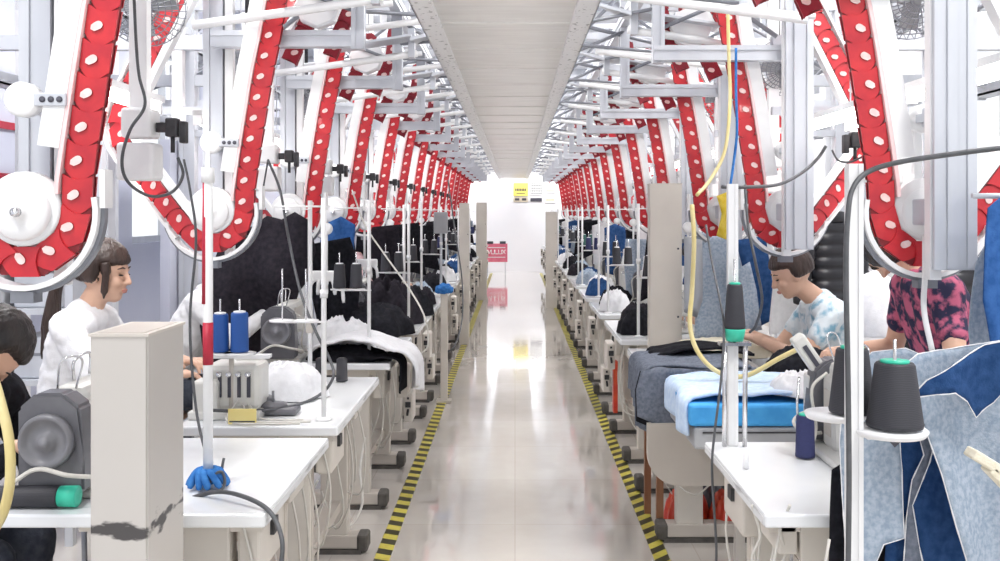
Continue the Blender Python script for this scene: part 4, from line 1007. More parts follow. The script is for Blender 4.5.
def drape(name, X0, X1, Y0, Y1, ztop, drop, m, label, cat, seed=1, th=.006, s=-1, amp=.02, edge=.05, group=None, lift=.0):
    # sheet lying on a table and hanging over its aisle-side edge (s gives the side)
    bm = B(); nu, nv = 44, 26; rows = []
    flat = abs(X1 - X0)
    for j in range(nv + 1):
        v = j / nv; y = Y0 + (Y1 - Y0) * v; row = []
        dr = drop(v) if callable(drop) else drop
        fl = flat * (1 + .08 * noise.noise(Vector((v * 3, seed, 0))))
        tot = fl + edge * PI / 2 + dr
        for i in range(nu + 1):
            u = i / nu * tot
            if u < fl: x, z = u, 0; k = 0
            elif u < fl + edge * PI / 2: a = (u - fl) / edge; x, z = fl + edge * math.sin(a), -edge * (1 - math.cos(a)); k = a / (PI / 2)
            else: x, z = fl + edge, -edge - (u - fl - edge * PI / 2); k = 1
            w = noise.noise(Vector((y * 9, i * .03, seed))) + .5 * math.sin(y * 26 + seed)
            x += k * amp * w * (1 + 1.5 * max(0, u - fl) ) ; z2 = ztop + z + (1 - k) * (abs(noise.noise(Vector((x * 7, y * 7, seed)))) * .02 + lift * math.sin(PI * min(1, u / fl)) ) + .004
            yy = y + .02 * noise.noise(Vector((u * 6, v * 2, seed + 3)))
            row.append(bm.verts.new((X0 + (x if X1 > X0 else -x), yy, z2)))
        rows.append(row)
    for a, c in zip(rows, rows[1:]):
        for i in range(nu): f = bm.faces.new((a[i], a[i + 1], c[i + 1], c[i])); f.smooth = True
    o = obj(name, bm, m); md = o.modifiers.new('thickness', 'SOLIDIFY'); md.thickness = th; md.offset = 1
    return tag(o, label, cat, group)

# left side cloth
heap('white_sack', (-.93, 4.05, TH), (.34, .26), .13, 'wht', 'white cloth sack slumped on the second left table in front of the dark machine', 'sack', 3, .2, .5, .25)
heap('black_lining', (-.86, 5.12, TH), (.40, .30), .06, 'blk', 'black lining heaped under the long draped white garment', 'cloth', 33)
drape('white_garment', -1.02, -.60, 4.93, 5.32, .80, lambda v: .06 + .10 * v, 'wht', 'long white garment draped over the corner of the third left table', 'garment', 4, .012, -1, .012, .10, None, .055)
drape('black_lining', -.80, -.62, 4.96, 5.2, .765, lambda v: .12, 'blk', 'black lining hanging below the white garment on the third left table', 'cloth', 6, .006, -1, .01, .05)
heap('white_garment', (-.93, 5.40, TH), (.36, .34), .16, 'wht', 'crumpled white garment heaped on the third left table behind the long draped one', 'garment', 8, .4)
heap('black_garment', (-.88, 6.15, TH), (.50, .50), .17, 'blk', 'nearest heap of black garments on the left, behind the white garment', 'garment', 2, 0)
heap('black_garment', (-.86, 6.72, TH), (.50, .42), .27, 'plum', 'taller heap of charcoal garments on the fourth left table', 'garment', 5, .5)
heap('black_garment', (-.80, 7.25, TH), (.38, .30), .20, 'blk', 'small heap of black garments at the back of the fourth left table', 'garment', 9, .2)
P = at(270, 0, 5.25)
panel('black_coat', [(-.32, .22), (-.26, .36), (-.14, .40), (-.02, .48), (.06, .46), (.13, .50), (.19, .46), (.23, .30), (.19, .14), (.14, .08), (.10, -.04), (.03, -.10), (-.04, -.22), (-.14, -.28), (-.24, -.27), (-.33, -.31), (-.37, -.1)], 'plum', 'large charcoal coat hanging below the third left conveyor', 'coat', .075, 6, 2, .012, None, .025, None, (P.x, 5.28, 1.0))
panel('black_coat', [(-.10, .26), (.12, .30), (.18, .1), (.16, -.22), (-.06, -.25), (-.12, 0)], 'blk', 'black garment hanging right of the large charcoal coat on the left', 'coat', .05, 8, 4, .010, None, .025, None, (at(330, 0, 6.0).x, 6.0, 1.05))
panel('blue_garment', [(-.10, .14), (.02, .2), (.12, .14), (.10, -.16), (-.02, -.22), (-.14, -.1)], 'blue', 'blue garment hanging mid left above the black heaps', 'garment', .02, 9, 5, .008, None, .02, None, (at(338, 0, 6.9).x, 6.9, 1.27))
bm = B(); 
def dome(name, c, s, m, label, cat, seed, rot=0):
    bm = B(); bmesh.ops.create_icosphere(bm, subdivisions=5, radius=1)
    for v in bm.verts:
        p = v.co.copy(); n = .05 * noise.noise(p * 2 + Vector((seed, 0, 0))) + .05 * (fold((p.x, p.y + p.z), 2.2, seed) - .5)
        p = p * (1 + n)
        if p.z < -.3: p.z = -.3 - (p.z + .3) * .05
        v.co = Vector((p.x * s[0], p.y * s[1], p.z * s[2]))
    for f in bm.faces: f.smooth = True
    return tag(obj(name, bm, m, None, c, rot), label, cat)
o = dome('white_bundle', (-1.32, 5.62, TH + .10), (.18, .20, .34), 'wht', 'tall white draped bundle standing behind the dark handwheel on the left', 'bundle', 3)
# hanging garments along the far stations
R = random.Random(5); shapes = [[(-.13, .2), (.0, .24), (.12, .2), (.15, -.2), (.04, -.27), (-.12, -.22)], [(-.1, .22), (.1, .24), (.12, 0), (.17, -.24), (-.02, -.2), (-.15, -.26)], [(-.08, .2), (.1, .2), (.1, -.3), (.0, -.26), (-.1, -.3)]]
hang_proto = []
names = [('denim', 'navy denim'), ('blk', 'black'), ('denim_l', 'pale blue'), ('wht', 'white'), ('plum', 'charcoal')]
for i, (m, cn) in enumerate(names):
    hang_proto.append(None)
cnt = 0
for s, Z in ((-1, ZL), (1, ZR)):
    for k in range(3 if s < 0 else 2, 13):
        for q in range(2):
            i = (k * 3 + q * 2 + (1 if s > 0 else 4)) % 5
            x = s * (1.27 - .30 * q + R.uniform(-.03, .03)); y = Z[k] + .25 + .32 * q; z = 1.12 + R.uniform(-.04, .05)
            if s < 0 and i == 3: i = 1
            if s < 0 and i == 0: i = 4
            lb = '%s garment hanging %s the conveyor, %s' % (names[i][1], 'under' if q == 0 else 'beside', place(k, s))
            if hang_proto[i] is None:
                hang_proto[i] = panel('hanging_garment', shapes[i % 3], names[i][0], lb, 'garment', .03, 9, i + 1, .010, None, .03, 'garments hanging from the conveyors', (x, y, z))
            else: dup(hang_proto[i], None, (x, y, z), R.uniform(-.6, .6), lb)
# bundles on far tables
hp = {}
for s, T in ((-1, tL), (1, tR)):
    for k in range(3 if s < 0 else 2, 13):
        for q in range(2):
            if s < 0 and k == 3: continue
            i = (k * 2 + q * 3 + (2 if s > 0 else 1)) % 5
            y = T[k][0] + .30 + .42 * q; x = s * (.76 + .05 * q)
            lb = '%s cloth bundle on %s half of table %s' % (names[i][1], 'near' if q == 0 else 'far', place(k, s))
            if i not in hp: hp[i] = heap('cloth_bundle', (x, y, TH), (.24, .26), .13, names[i][0], lb, 'cloth bundle', i + 2, 0, .5, .5, 'cloth bundles on the far tables', 30)
            else: dup(hp[i], None, (x, y, TH), R.uniform(0, 6), lb)
# small beige machinery clutter on the aisle side of far tables
bx = None
for s, T in ((-1, tL), (1, tR)):
    for k in range(2, 14):
        for q in range(2):
            lb = 'beige switch cabinet %s on table side, %s' % ('low' if q else 'high', place(k, s))
            loc = (s * (.585 if q == 0 else .60), T[k][0] + .3 + .45 * q, .62 if q == 0 else .40)
            if bx is None:
                bx = empty('switch_cabinet', loc, 0, lb, 'switch cabinet', 'small beige switch cabinets along the aisle'); bm = B(); box(bm, (0, 0, 0), (.05, .18, .16), 0, None, .008); obj('cabinet_body', bm, 'beige2', bx)
                bm = B(); box(bm, (0, -.095, .02), (.03, .012, .03), 0); box(bm, (.0, -.11, -.02), (.012, .05, .012), 0, Matrix.Rotation(.4, 3, 'X')); box(bm, (.0, -.092, .055), (.012, .006, .012)); obj('lever', bm, 'black', bx)
            else: dup(bx, None, loc, 0, lb)

# ---- right side cloth
cart = empty('padded_stand', (1.0, 4.03, 0), 0, 'grey low stand under the blue foam slab on the right', 'stand')
bm = B(); box(bm, (0, 0, .655), (.66, .60, .085), 0, None, .01); bb(bm, -.30, .30, -.305, -.30, .675, .68, 1); obj('stand_top', bm, ['grey', 'black'], cart)
for x in (-.04, .27):
    for y in (-.25, .25):
        bm = B(); bb(bm, x - .02, x + .02, y - .02, y + .02, 0, .615); obj('leg', bm, 'beige2', cart)
bm = B(); box(bm, (1.0, 4.03, .742), (.70, .62, .082), 0, None, .012); tag(obj('foam_slab', bm, 'foam'), 'bright blue foam slab lying under folded cloth on the right', 'foam slab')
drape('light_blue_cloth', 1.28, .68, 3.76, 4.28, .787, lambda v: .10 - .02 * v, 'sky', 'light blue cloth spread over the bright blue foam slab', 'cloth', 12, .012, 1, .01, .03, None, .015)
for j in range(4):
    drape('grey_denim_piece', 1.12 - .02 * j, .655 - .010 * j, 4.42 + .02 * j, 5.0, .752 + .013 * j, lambda v, j=j: .22 - .03 * j, 'denim_g', 'grey denim piece over the right table edge, %s' % ['bottom of its pile', 'second from bottom of its pile', 'third from bottom of its pile', 'top of its pile'][j], 'denim piece', 20 + j, .010, 1, .007, .045, 'grey denim pieces in the pile')
drape('black_cloth', 1.15, .70, 4.80, 5.06, .80, lambda v: .02, 'blk', 'black cloth folded along the top back of the grey denim pile', 'cloth', 31, .012, 1, .006, .03, None, .03)
heap('black_garment', (1.30, 4.55, .752), (.34, .30), .12, 'blk', 'crumpled black garment on the grey denim pile before the woman in pale blue', 'garment', 14, .3)
heap('cream_cloth', (1.10, 5.28, TH), (.62, .36), .075, 'cream', 'flat heap of cream cloth under the hands of the woman in pale blue', 'cloth', 15, 0, .35, .12)
heap('white_cloth', (1.10, 3.86, .80), (.22, .24), .07, 'wht', 'crinkled white cloth on the right end of the light blue cloth', 'cloth', 16, .2, .5, .5)
# beige rounded side panel
bm = B(); pr = [(.0, 0), (.42, 0), (.42, .30), (-.0, .30)]
pts = [(-.0 + .14 * (1 - math.cos(a)), .14 - .14 * math.sin(a)) for a in [PI / 2 * k / 8 for k in range(9)]] + [(.46, 0), (.46, .27), (0, .27)]
v0 = [bm.verts.new((x, 0, z)) for x, z in pts]; v1 = [bm.verts.new((x, .03, z)) for x, z in pts]; bm.faces.new(v0); bm.faces.new(v1[::-1])
for k in range(len(pts)): bm.faces.new((v0[k], v0[(k + 1) % len(pts)], v1[(k + 1) % len(pts)], v1[k]))
tag(obj('rounded_panel', bm, 'beige', None, (.575, 4.345, .31)), 'beige sheet panel with rounded corner below the grey denim pile', 'panel')
for i, (px, py, Y) in enumerate(((645, 495, 4.98), (657, 525, 4.66))):
    x = (px - VX) * Y / F + .012; bm = B(); bb(bm, -.016, .016, -.016, .016, 0, .74); tag(obj('wooden_prop', bm, 'wood', None, (x, Y, 0)), 'brown wooden prop under the grey denim pile, %s of two' % ('further' if i == 0 else 'nearer'), 'wooden post')
for j, (x, y, w, sd) in enumerate(((.82, 4.75, .22, 1), (1.0, 4.68, .20, 2))):
    heap('red_bag', (x, y, .0), (w, .2), .17, 'redp', 'shiny red plastic bag on the floor under the right table, %s' % ('nearer the aisle' if j == 0 else 'further from the aisle'), 'bag', sd, 0, .5, .5)
heap('dark_bag', (.92, 4.86, 0), (.2, .16), .24, 'mdark', 'dark grey bag on the floor between the two red bags', 'bag', 5, .3)
# red plastic bits
bm = B(); box(bm, (0, 0, .22), (.10, .20, .44), 0, None, .015); bb(bm, -.052, .052, -.102, .102, .36, .38); tag(obj('red_bin', bm, 'redp', None, (-.80, 2.86, 0)), 'red plastic bin under the nearest left sewing table', 'bin')
bm = B(); box(bm, (0, 0, .33), (.022, .03, .4), 0, None, .004); tag(obj('red_strap', bm, 'redp', None, (-.93, 4.2, 0)), 'narrow red upright strip beneath the second left table', 'strip')
bm = B(); box(bm, (0, 0, .35), (.03, .08, .34), 0, None, .004); tag(obj('red_strap', bm, 'redp', None, (.66, 6.6, 0)), 'red upright strip on the side of a table far on the right', 'strip')

def pxpanel(name, Y, pts, m, label, cat, **kw):
    c = at(sum(p[0] for p in pts) / len(pts), sum(p[1] for p in pts) / len(pts), Y)
    q = [at(px, py, Y) - c for px, py in pts]
    return panel(name, [(v.x, v.z) for v in q], m, label, cat, origin=c, **kw)
for j_, (Y_, dy_, m_) in enumerate(((4.37, 0, 'denim_g'), (4.395, 5, 'blk'), (4.41, 9, 'denim_g'))):
    pxpanel('grey_denim_piece', Y_, [(641 - j_, 371), (668, 368), (692, 369), (691, 392), (684, 398), (680, 420 + dy_), (672, 429 + dy_), (655, 424 + dy_), (637 - j_, 416 + dy_), (636 - j_, 390)], m_, 'grey denim fold hanging at the near end of the pile, %s' % ['outermost layer', 'thin black middle layer', 'innermost layer'][j_], 'denim piece', amp=.008, sc=9, seed=40 + j_, th=.008, step=.02)
rail = empty('garment_rail', (1.12, 2.47, 0), 0, 'pale metal rail carrying the foreground denim pieces at the right edge', 'rail')
bm = B(); tube(bm, [(-.25, 0, 1.10), (.55, 0, 1.10)], .012, 10); obj('rail_bar', bm, 'alu', rail)
for x in (.2, .5):
    bm = B(); tube(bm, [(x, 0, 0), (x, 0, 1.10)], .014, 10); obj('rail_leg', bm, 'alu', rail)
lean = lambda x, z: -.10 * max(0, z) + .02 * math.sin(x * 14)
pxpanel('denim_piece', 2.36, [(888, 366), (912, 352), (955, 350), (1008, 340), (1012, 470), (1010, 575), (965, 575), (948, 520), (935, 470), (918, 425), (903, 398)], 'denim_l', 'large pale blue denim piece hanging at the right foreground edge', 'denim piece', amp=.020, sc=8, seed=3, th=.004, step=.016, bend=lambda x, z: .03 * math.sin(x * 16 + z * 3), fray='wht')
pxpanel('denim_piece', 2.30, [(906, 397), (922, 378), (950, 362), (985, 345), (1008, 340), (1012, 385), (1000, 405), (982, 420), (968, 402), (950, 391), (930, 392)], 'denim', 'navy denim flap folded over the large pale piece in the right foreground', 'denim piece', amp=.020, sc=9, seed=5, th=.004, step=.014, bend=lambda x, z: -.12 * (z + .02) + .01 * math.sin(x * 22), fray='wht')
pxpanel('denim_piece', 2.40, [(842, 392), (852, 368), (872, 352), (905, 348), (925, 356), (903, 392), (898, 420), (903, 470), (903, 537), (882, 543), (868, 575), (846, 575), (841, 500), (838, 440)], 'denim_l', 'narrow pale blue denim piece hanging behind the charcoal cones', 'denim piece', amp=.018, sc=9, seed=7, th=.004, step=.016, fray='wht')
pxpanel('denim_piece', 2.45, [(890, 392), (925, 372), (945, 400), (950, 450), (968, 500), (985, 575), (880, 575), (888, 470)], 'denim', 'navy denim piece hanging deepest among the right foreground pieces', 'denim piece', amp=.025, sc=10, seed=9, th=.004, step=.018)
pxpanel('denim_piece', 2.41, [(922, 405), (938, 432), (930, 462), (912, 505), (918, 545), (924, 575), (902, 575), (905, 520), (912, 480), (924, 455), (916, 425)], 'denim_g', 'narrow grey turned-back denim strip in the middle of the right foreground', 'denim piece', amp=.018, sc=10, seed=11, th=.004, step=.014, fray='wht')
pxpanel('black_cloth', 2.46, [(832, 470), (848, 460), (880, 500), (903, 520), (906, 580), (826, 580), (829, 510)], 'blk', 'black cloth hanging lowest behind the tall post in the right foreground', 'cloth', amp=.02, sc=9, seed=12, th=.006)
pxpanel('blue_garment', 2.75, [(988, 208), (1004, 195), (1030, 200), (1034, 345), (988, 345), (980, 300), (984, 240)], 'blue', 'bright blue garment hanging at the far right edge above the denim', 'garment', amp=.02, sc=9, seed=14, th=.006)
pxpanel('pale_garment', 2.85, [(975, 262), (992, 230), (1012, 230), (1014, 350), (968, 352), (967, 330)], 'denim_l', 'pale blue garment hanging beside the woman in floral shirt at the right edge', 'garment', amp=.02, sc=9, seed=15, th=.006)
cbar = empty('clothes_bar', (1.38, 2.8, 0), 0, 'pale clothes bar on a post carrying the blue garments at the right edge', 'rail')
bm = B(); tube(bm, [(-.10, 0, 1.545), (.12, 0, 1.545)], .008, 8); obj('bar', bm, 'alu', cbar)
bm = B(); tube(bm, [(.10, 0.03, 0), (.10, 0.03, 1.56)], .014, 10); obj('bar_post', bm, 'alu', cbar)
bm = B(); box(bm, (0, 0, 0), (.12, .05, .022), 0, Matrix.Rotation(.55, 3, 'Y'), .004); box(bm, (.03, 0, -.045), (.12, .05, .02), 0, Matrix.Rotation(.8, 3, 'Y'), .004); tag(obj('cream_clamp', bm, 'cream', None, at(993, 466, 2.2)), 'cream angular clamp at the right edge in front of the pale denim', 'clamp')
pxpanel('hanging_garment', 5.45, [(697, 252), (712, 236), (728, 236), (742, 250), (746, 296), (728, 338), (694, 340), (697, 290)], 'denim_l', 'pale blue denim garment hanging behind the yellow hose on the right', 'garment', amp=.03, sc=7, seed=21, th=.008, step=.03)
pxpanel('hanging_garment', 5.30, [(735, 240), (765, 236), (773, 285), (770, 322), (754, 330), (747, 285)], 'denim', 'navy denim garment hanging left of the woman in pale blue', 'garment', amp=.03, sc=7, seed=22, th=.008, step=.03)
pxpanel('hanging_garment', 5.20, [(740, 268), (750, 262), (757, 290), (762, 330), (732, 334), (735, 300)], 'denim_l', 'narrow pale denim garment overlapping the navy one left of the woman', 'garment', amp=.02, sc=7, seed=23, th=.008, step=.03)
pxpanel('hanging_garment', 6.0, [(766, 250), (800, 252), (806, 330), (768, 334)], 'wht', 'white garment hanging behind the face of the woman in pale blue', 'garment', amp=.03, sc=7, seed=24, th=.008, step=.03)
pxpanel('hanging_garment', 4.95, [(684, 236), (702, 240), (703, 300), (697, 318), (684, 312)], 'grey', 'grey garment with black edge hanging just right of the tall beige column', 'garment', amp=.015, sc=9, seed=25, th=.008, step=.03)
pxpanel('hanging_garment', 5.0, [(716, 196), (727, 192), (730, 215), (728, 240), (718, 236), (722, 214)], 'yel', 'small yellow cloth hanging by the second right conveyor', 'cloth', amp=.03, sc=12, seed=26, th=.01, step=.015)
pxpanel('hanging_garment', 5.5, [(722, 290), (745, 282), (752, 300), (738, 322), (726, 316)], 'blk', 'black cloth hanging behind the lower end of the pale denim garment', 'cloth', amp=.02, sc=9, seed=27, th=.008, step=.03)
def puffer_jacket(loc, rz, label):
    r = empty('puffer_jacket', loc, rz, label, 'jacket')
    def quilt(bm, path, r0, r1, fl=1):
        n = len(path); rs = []
        pts = [Vector(p) for p in path]
        for i in range(n): t = i / (n - 1); rs.append((r0 + (r1 - r0) * t) * (.86 + .14 * abs(math.sin(i * PI / 6)) ** .6) * (1 if 0 < i < n - 1 else .5))
        tube(bm, pts, rs, 18)
    bm = B(); quilt(bm, [(0, 0, .0 + .011 * i) for i in range(49)], .155, .13); 
    for v in bm.verts: v.co.y *= .55; v.co.x += .02 * noise.noise(v.co * 5)
    obj('jacket_body', bm, 'puffer', r)
    for sx in (-1, 1):
        bm = B(); quilt(bm, [(sx * (.13 + .07 * math.sin(i / 40 * PI / 2)), 0, .50 - .0105 * i) for i in range(43)], .055, .045); obj('sleeve', bm, 'puffer', r)
    bm = B(); lathe(bm, (0, 0, .53), [(.05, -.02), (.075, 0), (.07, .05), (.05, .055), (.045, 0)], 18); obj('collar', bm, 'puffer', r)
    return r
puffer_jacket((at(835, 0, 5.6).x, 5.65, .92), .3, 'black quilted jacket hanging behind the woman in pale blue')
puffer_jacket((at(960, 0, 4.35).x, 4.4, .78), -.2, 'black quilted jacket hanging behind the woman in floral shirt')
dome('white_bundle', at(875, 320, 4.5) + Vector((0, 0, 0)), (.13, .13, .22), 'wht', 'white cloth bundle between the two seated women on the right', 'bundle', 7)

# shelf rack of pale packets at far left background
rk = empty('storage_rack', (-2.55, 4.7, 0), 0, 'pale metal rack with shelves behind the two women on the left', 'rack')
for x in (-.55, .55):
    for y in (-.2, .2):
        bm = B(); bb(bm, x - .018, x + .018, y - .018, y + .018, 0, 1.36); obj('rack_upright', bm, 'alu', rk)
for z in (.35, .72, 1.04, 1.34):
    bm = B(); bb(bm, -.57, .57, -.22, .22, z, z + .025); obj('shelf', bm, 'alu', rk)
R = random.Random(9); kk = 0
for z, nm in ((.745, 'middle'), (1.065, 'upper')):
    for i in range(4):
        w = .22; h = R.uniform(.10, .2); m = ['grey', 'wht', 'alu', 'paper'][(i + kk) % 4]; kk += 1
        bm = B(); box(bm, (0, 0, h / 2), (w, .32, h), 0, Matrix.Rotation(R.uniform(-.05, .05), 3, 'Z'), .012); bb(bm, -w / 2 - .002, w / 2 + .002, -.162, -.158, h * .55, h * .62, 1)
        tag(obj('carton', bm, [m, 'alu_d'], None, (-2.55 - .40 + i * .265, 4.68, z)), '%s carton on the %s shelf of the left rack' % (['leftmost', 'second from left', 'third from left', 'rightmost'][i], nm), 'carton', 'cartons on the left rack')
# notice board on left wall
nb = empty('notice_board', (-WX, 7.1, 0), 0, 'dark framed red edged notice board on the lavender left wall', 'notice board')
bm = B(); bb(bm, .0, .03, -.6, .6, 1.36, 2.10); obj('board_panel', bm, 'lav', nb); bm = B(); bb(bm, 0, .05, -.62, .62, 2.08, 2.13); bb(bm, 0, .05, -.62, .62, 1.73, 1.77); obj('board_trim', bm, 'redtape', nb)
bm = B(); bb(bm, .03, .034, -.6, .6, 1.38, 1.70); obj('board_pinned_sheet', bm, 'trouser', nb)
# far partition
bm = B(); bb(bm, -2.2, -2.14, 6.2, 24, 0, 1.95); tag(obj('trim_1', bm, 'lav'), kind='structure')

# ------------------------------------------------------------------ far wall signs
def sign(px0, px1, py0, py1, Y, name, m, label, cat, th=.02):
    a, c = at(px0, py0, Y), at(px1, py1, Y); r = empty(name, ((a.x + c.x) / 2, Y, (a.z + c.z) / 2), 0, label, cat)
    w, h = c.x - a.x, a.z - c.z; bm = B(); box(bm, (0, 0, 0), (w, th, h), 0, None, .004); obj('sign_board', bm, m, r); return r, w, h
def rows(r, items, m, th=.004, y=-.012, nm='sign_writing'):
    bm = B()
    for x0, x1, z0, z1 in items: bb(bm, x0, x1, y - th, y, z0, z1)
    obj(nm, bm, m, r)
YW = YF - .02
r, w, h = sign(513.5, 528, 183, 196, YW, 'wall_notice', 'signyel', 'yellow notice high on the far white wall', 'sign')
rows(r, [(-w * .38 + i * w * .11, -w * .38 + i * w * .11 + w * .075, -h * .12, h * .08) for i in range(7)] + [(-w * .3, w * .3, -h * .32, -h * .27)], 'ink')
r, w, h = sign(513.5, 528, 197, 202, YW, 'wall_notice', 'signtan', 'tan strip notice just below the yellow notice on the far wall', 'sign')
rows(r, [(-w * .4, -w * .1, -h * .2, h * .25), (w * .08, w * .38, -h * .2, h * .25)], 'ink')
r, w, h = sign(530, 542, 182, 195, YW, 'wall_notice', 'paper', 'white notice with fine black lines beside the yellow notice on the far wall', 'sign')
rows(r, [(-w * .45 + i * w * .15, -w * .43 + i * w * .15, -h * .4, h * .4) for i in range(7)] + [(-w * .45, w * .45, -h * .4 + i * h * .2, -h * .37 + i * h * .2) for i in range(5)], 'ink')
r, w, h = sign(530.5, 542, 198, 201.5, YW, 'wall_notice', 'ink', 'dark narrow plate on the far wall below the lined notice', 'sign')
r, w, h = sign(545, 555.5, 187, 193, YW, 'wall_notice', 'paper', 'pale notice at the right of the far wall, upper of two', 'sign'); rows(r, [(-w * .4, w * .4, -h * .3, h * .1)], 'signtan')
r, w, h = sign(545, 555.5, 197, 203, YW, 'wall_notice', 'paper', 'pale notice at the right of the far wall, lower of two', 'sign'); rows(r, [(-w * .4, w * .4, -h * .2, h * .2)], 'signtan')
r, w, h = sign(485.5, 507.5, 243.5, 262, 23.8, 'floor_sign', 'signred', 'red sign with white lettering standing before the far wall at the aisle end', 'sign')
L5 = []
x = -w * .40
strokes = {'V': [((0, 1), (.5, 0)), ((.5, 0), (1, 1))], 'U': [((0, 1), (0, 0)), ((0, 0), (1, 0)), ((1, 0), (1, 1))], 'L': [((0, 1), (0, 0)), ((0, 0), (1, 0))], 'X': [((0, 0), (1, 1)), ((0, 1), (1, 0))]}
bm = B(); gw, gh = w * .14, h * .22
for i, c in enumerate('VULUX'):
    for (a, b_) in strokes[c]:
        p, q = [Vector((-w * .40 + i * w * .165 + u * gw, -.014, -h * .06 + v * gh)) for u, v in (a, b_)]
        tube(bm, [p, q], .008, 4)
bb(bm, -w * .4, w * .4, -.016, -.011, -h * .26, -h * .22); bb(bm, -w * .4, w * .4, -.016, -.011, h * .26, h * .30); obj('sign_writing', bm, 'paper', r)
bm = B(); bb(bm, -w * .42, -w * .15, -.02, .01, h * .48, h * .62); bb(bm, w * .15, w * .42, -.02, .01, h * .48, h * .62); pieces('sign_clip', bm, 'ink', r)
zz = r.location.z; bm = B(); tube(bm, [(-w * .4, .02, h * .4), (-w * .4, .02, -zz)], .012, 6); tube(bm, [(w * .4, .02, h * .4), (w * .4, .02, -zz)], .012, 6); pieces('sign_leg', bm, 'alu', r)

# ------------------------------------------------------------------ cables and hoses (given their own distances)
def cable(name, pts, r, m, label, cat='cable'):
    bm = B(); tube(bm, catmull([at(*p) for p in pts], 8), r, 8); return tag(obj(name, bm, m), label, cat)
cable('power_cable', [(133, -30, 3.1), (136, 40, 3.1), (139, 75, 3.12), (145, 105, 3.1), (130, 130, 3.05), (122, 160, 3.05), (128, 182, 3.05), (150, 196, 3.05), (172, 192, 3.1), (183, 175, 3.15), (178, 158, 3.18)], .005, 'cable', 'black cable looping from the fan to the black plug, upper left')
cable('power_cable', [(184, 160, 3.18), (190, 190, 3.1), (196, 240, 3.0), (190, 320, 2.9), (195, 400, 2.85), (205, 450, 2.80), (218, 478, 2.78), (224, 458, 2.8)], .004, 'cable', 'grey cable hanging beside the tall white pole on the left')
cable('power_cable', [(268, 160, 4.6), (280, 190, 4.5), (288, 235, 4.3), (300, 290, 4.1), (315, 330, 3.95), (330, 360, 3.9), (333, 378, 3.85), (318, 396, 3.83), (285, 408, 3.7), (240, 411, 3.6), (205, 410, 3.55)], .006, 'cable', 'long grey cable falling from the conveyors to the second left table')
cable('power_cable', [(268, 160, 4.6), (262, 195, 4.6), (256, 225, 4.5), (250, 236, 4.5), (234, 233, 4.45)], .004, 'cable', 'short black cable curling under the third left conveyor')
cable('power_cable', [(180, 502, 2.66), (215, 492, 2.62), (245, 497, 2.56), (270, 512, 2.50), (282, 540, 2.44), (280, 575, 2.42)], .006, 'cable', 'grey cable running over the nearest left table edge')
cable('power_cable', [(205, 500, 2.70), (212, 478, 2.7), (222, 472, 2.7), (224, 486, 2.7), (210, 496, 2.66)], .004, 'cable', 'small loop of grey cable at the foot of the tall left pole')
cable('power_cable', [(365, 438, 4.9), (360, 470, 4.8), (362, 505, 4.7), (345, 530, 4.6), (310, 540, 4.5), (285, 532, 4.6), (300, 512, 4.7), (318, 480, 4.75)], .006, 'cable_l', 'pale cable looping on the floor between the first left tables')
cable('air_hose', [(-12, 360, 2.35), (0, 400, 2.3), (9, 440, 2.28), (10, 480, 2.28), (4, 510, 2.3), (-6, 530, 2.35)], .012, 'yhose', 'curved yellow hose at the left edge in front of the black jacket', 'hose')
cable('power_cable', [(352, 190, 6.0), (365, 225, 5.9), (385, 255, 5.8), (410, 290, 5.6), (425, 318, 5.5), (428, 345, 5.5), (420, 355, 5.5)], .005, 'cable_l', 'pale cable sweeping down across the middle left tables')
cable('power_cable', [(448, 180, 8.5), (455, 230, 8.2), (462, 280, 8.0), (462, 320, 7.8), (455, 345, 7.6), (448, 352, 7.6)], .006, 'cable', 'grey cable hanging by the short post with blue rag')
cable('power_cable', [(1010, 147, 2.0), (960, 153, 2.02), (900, 162, 2.05), (868, 172, 2.06), (853, 188, 2.04), (848, 215, 2.02), (846, 270, 2.0), (848, 380, 2.0), (849, 480, 2.0), (848, 580, 2.0)], .0055, 'cable', 'thick grey cable crossing from the right edge and down the foreground post')
cable('power_cable', [(722, 187, 3.3), (750, 187, 3.35), (780, 184, 3.5), (803, 172, 3.7), (818, 158, 3.75), (826, 146, 3.75)], .006, 'cable', 'grey cable sagging from the right pole to the black plug')
cable('power_cable', [(832, 150, 3.75), (838, 160, 3.75), (850, 162, 3.7), (866, 155, 3.6)], .004, 'cable', 'short black cable curling right of the black plug')
cable('power_cable', [(745, 185, 4.2), (748, 225, 4.1), (756, 265, 4.0), (762, 300, 4.1), (756, 325, 4.2), (750, 332, 4.3)], .006, 'cable', 'dark cable hanging to the hands of the woman in pale blue')
cable('power_cable', [(706, 225, 3.6), (712, 262, 3.5), (720, 300, 3.3), (724, 330, 3.18), (721, 380, 3.12), (715, 430, 3.1), (712, 470, 3.08), (716, 540, 3.05), (716, 580, 3.05)], .004, 'cable', 'thin dark cable hanging beside the nearest right pole')
cable('air_hose', [(692, 205, 4.25), (694, 240, 4.2), (692, 290, 4.2), (690, 325, 4.15), (698, 352, 4.1), (718, 372, 4.05), (745, 376, 4.0), (780, 358, 4.0), (800, 348, 4.0)], .010, 'yhose', 'pale yellow hose curving beside the tall right column', 'hose')
cable('air_hose', [(727, -20, 4.5), (729, 60, 4.5), (730, 100, 4.5), (725, 150, 4.45), (710, 180, 4.4), (697, 195, 4.3)], .008, 'yhose', 'thin yellow hose coming down from the upper right frame', 'hose')
cable('air_hose', [(736, 48, 4.5), (736, 92, 4.5), (737, 130, 4.5), (734, 160, 4.5), (730, 188, 4.45)], .006, 'bluecap', 'thin blue hose beside the yellow one on the upper right', 'hose')
cable('power_cable', [(880, 0, 3.5), (882, 25, 3.5), (886, 48, 3.5)], .004, 'cable', 'short black fan cable at the upper right')
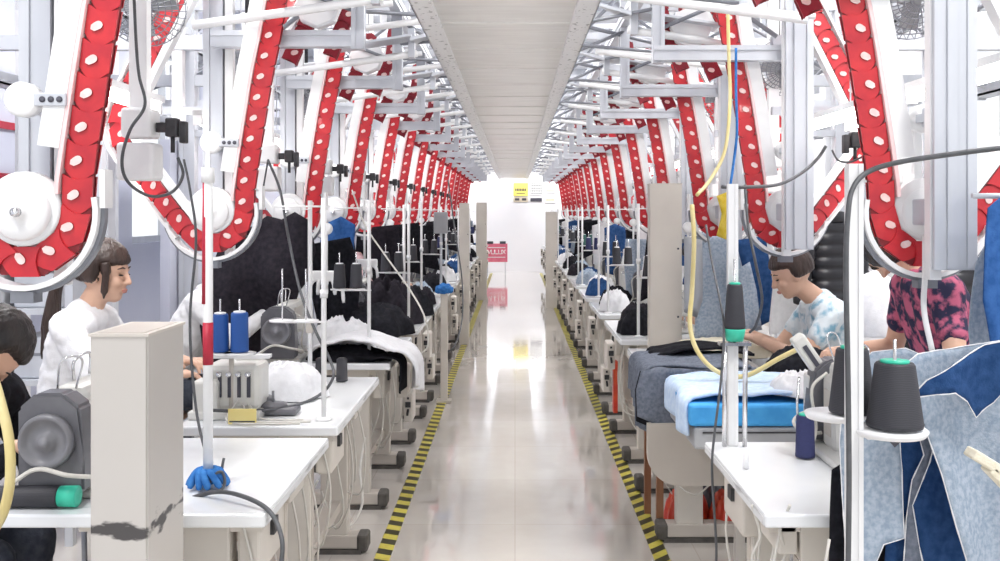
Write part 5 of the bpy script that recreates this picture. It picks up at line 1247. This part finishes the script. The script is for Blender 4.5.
cable('power_cable', [(790, 505, 2.5), (780, 530, 2.55), (785, 555, 2.6), (770, 580, 2.6)], .004, 'cable_l', 'pale cable hanging under the nearest right table, right one')
cable('power_cable', [(752, 505, 2.6), (760, 535, 2.6), (752, 560, 2.6), (768, 585, 2.6)], .004, 'cable_l', 'pale cable hanging under the nearest right table, left one')
cable('hanger_tube', [(925, 235, 3.05), (925, 275, 3.02), (924, 310, 3.0), (932, 350, 2.95)], .009, 'white', 'bent white hanger tube below the nearest right conveyor', 'tube')

# ------------------------------------------------------------------ light
w = bpy.data.worlds.new('daylight'); bpy.context.scene.world = w; w.use_nodes = True
w.node_tree.nodes['Background'].inputs[0].default_value = (.93, .96, 1, 1); w.node_tree.nodes['Background'].inputs[1].default_value = 1.0
# ceiling panels and their lamps, added for soft overall brightness
lf = None
for k in range(9):
    for s in (-1, 1):
        y = 1.0 + 2.8 * k; x = s * 1.75
        ld = bpy.data.lights.new('added_panel_light', 'AREA'); ld.shape = 'RECTANGLE'; ld.size = .5; ld.size_y = 1.3; ld.energy = 78; ld.color = (1, .98, .96)
        lo = bpy.data.objects.new('added_panel_light', ld); col.objects.link(lo); lo.location = (x, y, RZ - .20)
        fx = empty('added_ceiling_light', (x, y, RZ), 0, 'added ceiling light panel, ' + place(k, s), 'ceiling light', 'added ceiling light panels')
        bm = B(); bb(bm, -.28, .28, -.68, .68, -.17, 0); obj('added_light_housing', bm, 'white', fx)
for k in range(5):  # fill lamp added to brighten the far wall, no fixture modelled
    ld = bpy.data.lights.new('far_wall_fill', 'AREA'); ld.shape = 'RECTANGLE'; ld.size = 3.0; ld.size_y = .4; ld.energy = 60
    if k: break
    lo = bpy.data.objects.new('far_wall_fill', ld); col.objects.link(lo); lo.location = (0, 23.4, 3.6); lo.rotation_euler = (.55, 0, 0)

sc = bpy.context.scene
cd = bpy.data.cameras.new('camera'); cam = bpy.data.objects.new('camera', cd); col.objects.link(cam)
cam.location = (0, 0, CAMH); cam.rotation_euler = (PI / 2, 0, 0); cd.sensor_width = 36; cd.lens = 36; cd.shift_x = -.015; cd.shift_y = -.0685; cd.clip_start = .05; cd.clip_end = 100
sc.camera = cam
sc.view_settings.view_transform = 'Standard'; sc.view_settings.look = 'None'; sc.view_settings.gamma = 1; sc.view_settings.use_curve_mapping = False
sc.view_settings.exposure = .38
sc.cycles.max_bounces = 8; sc.cycles.diffuse_bounces = 4; sc.cycles.glossy_bounces = 3; sc.cycles.transparent_max_bounces = 6
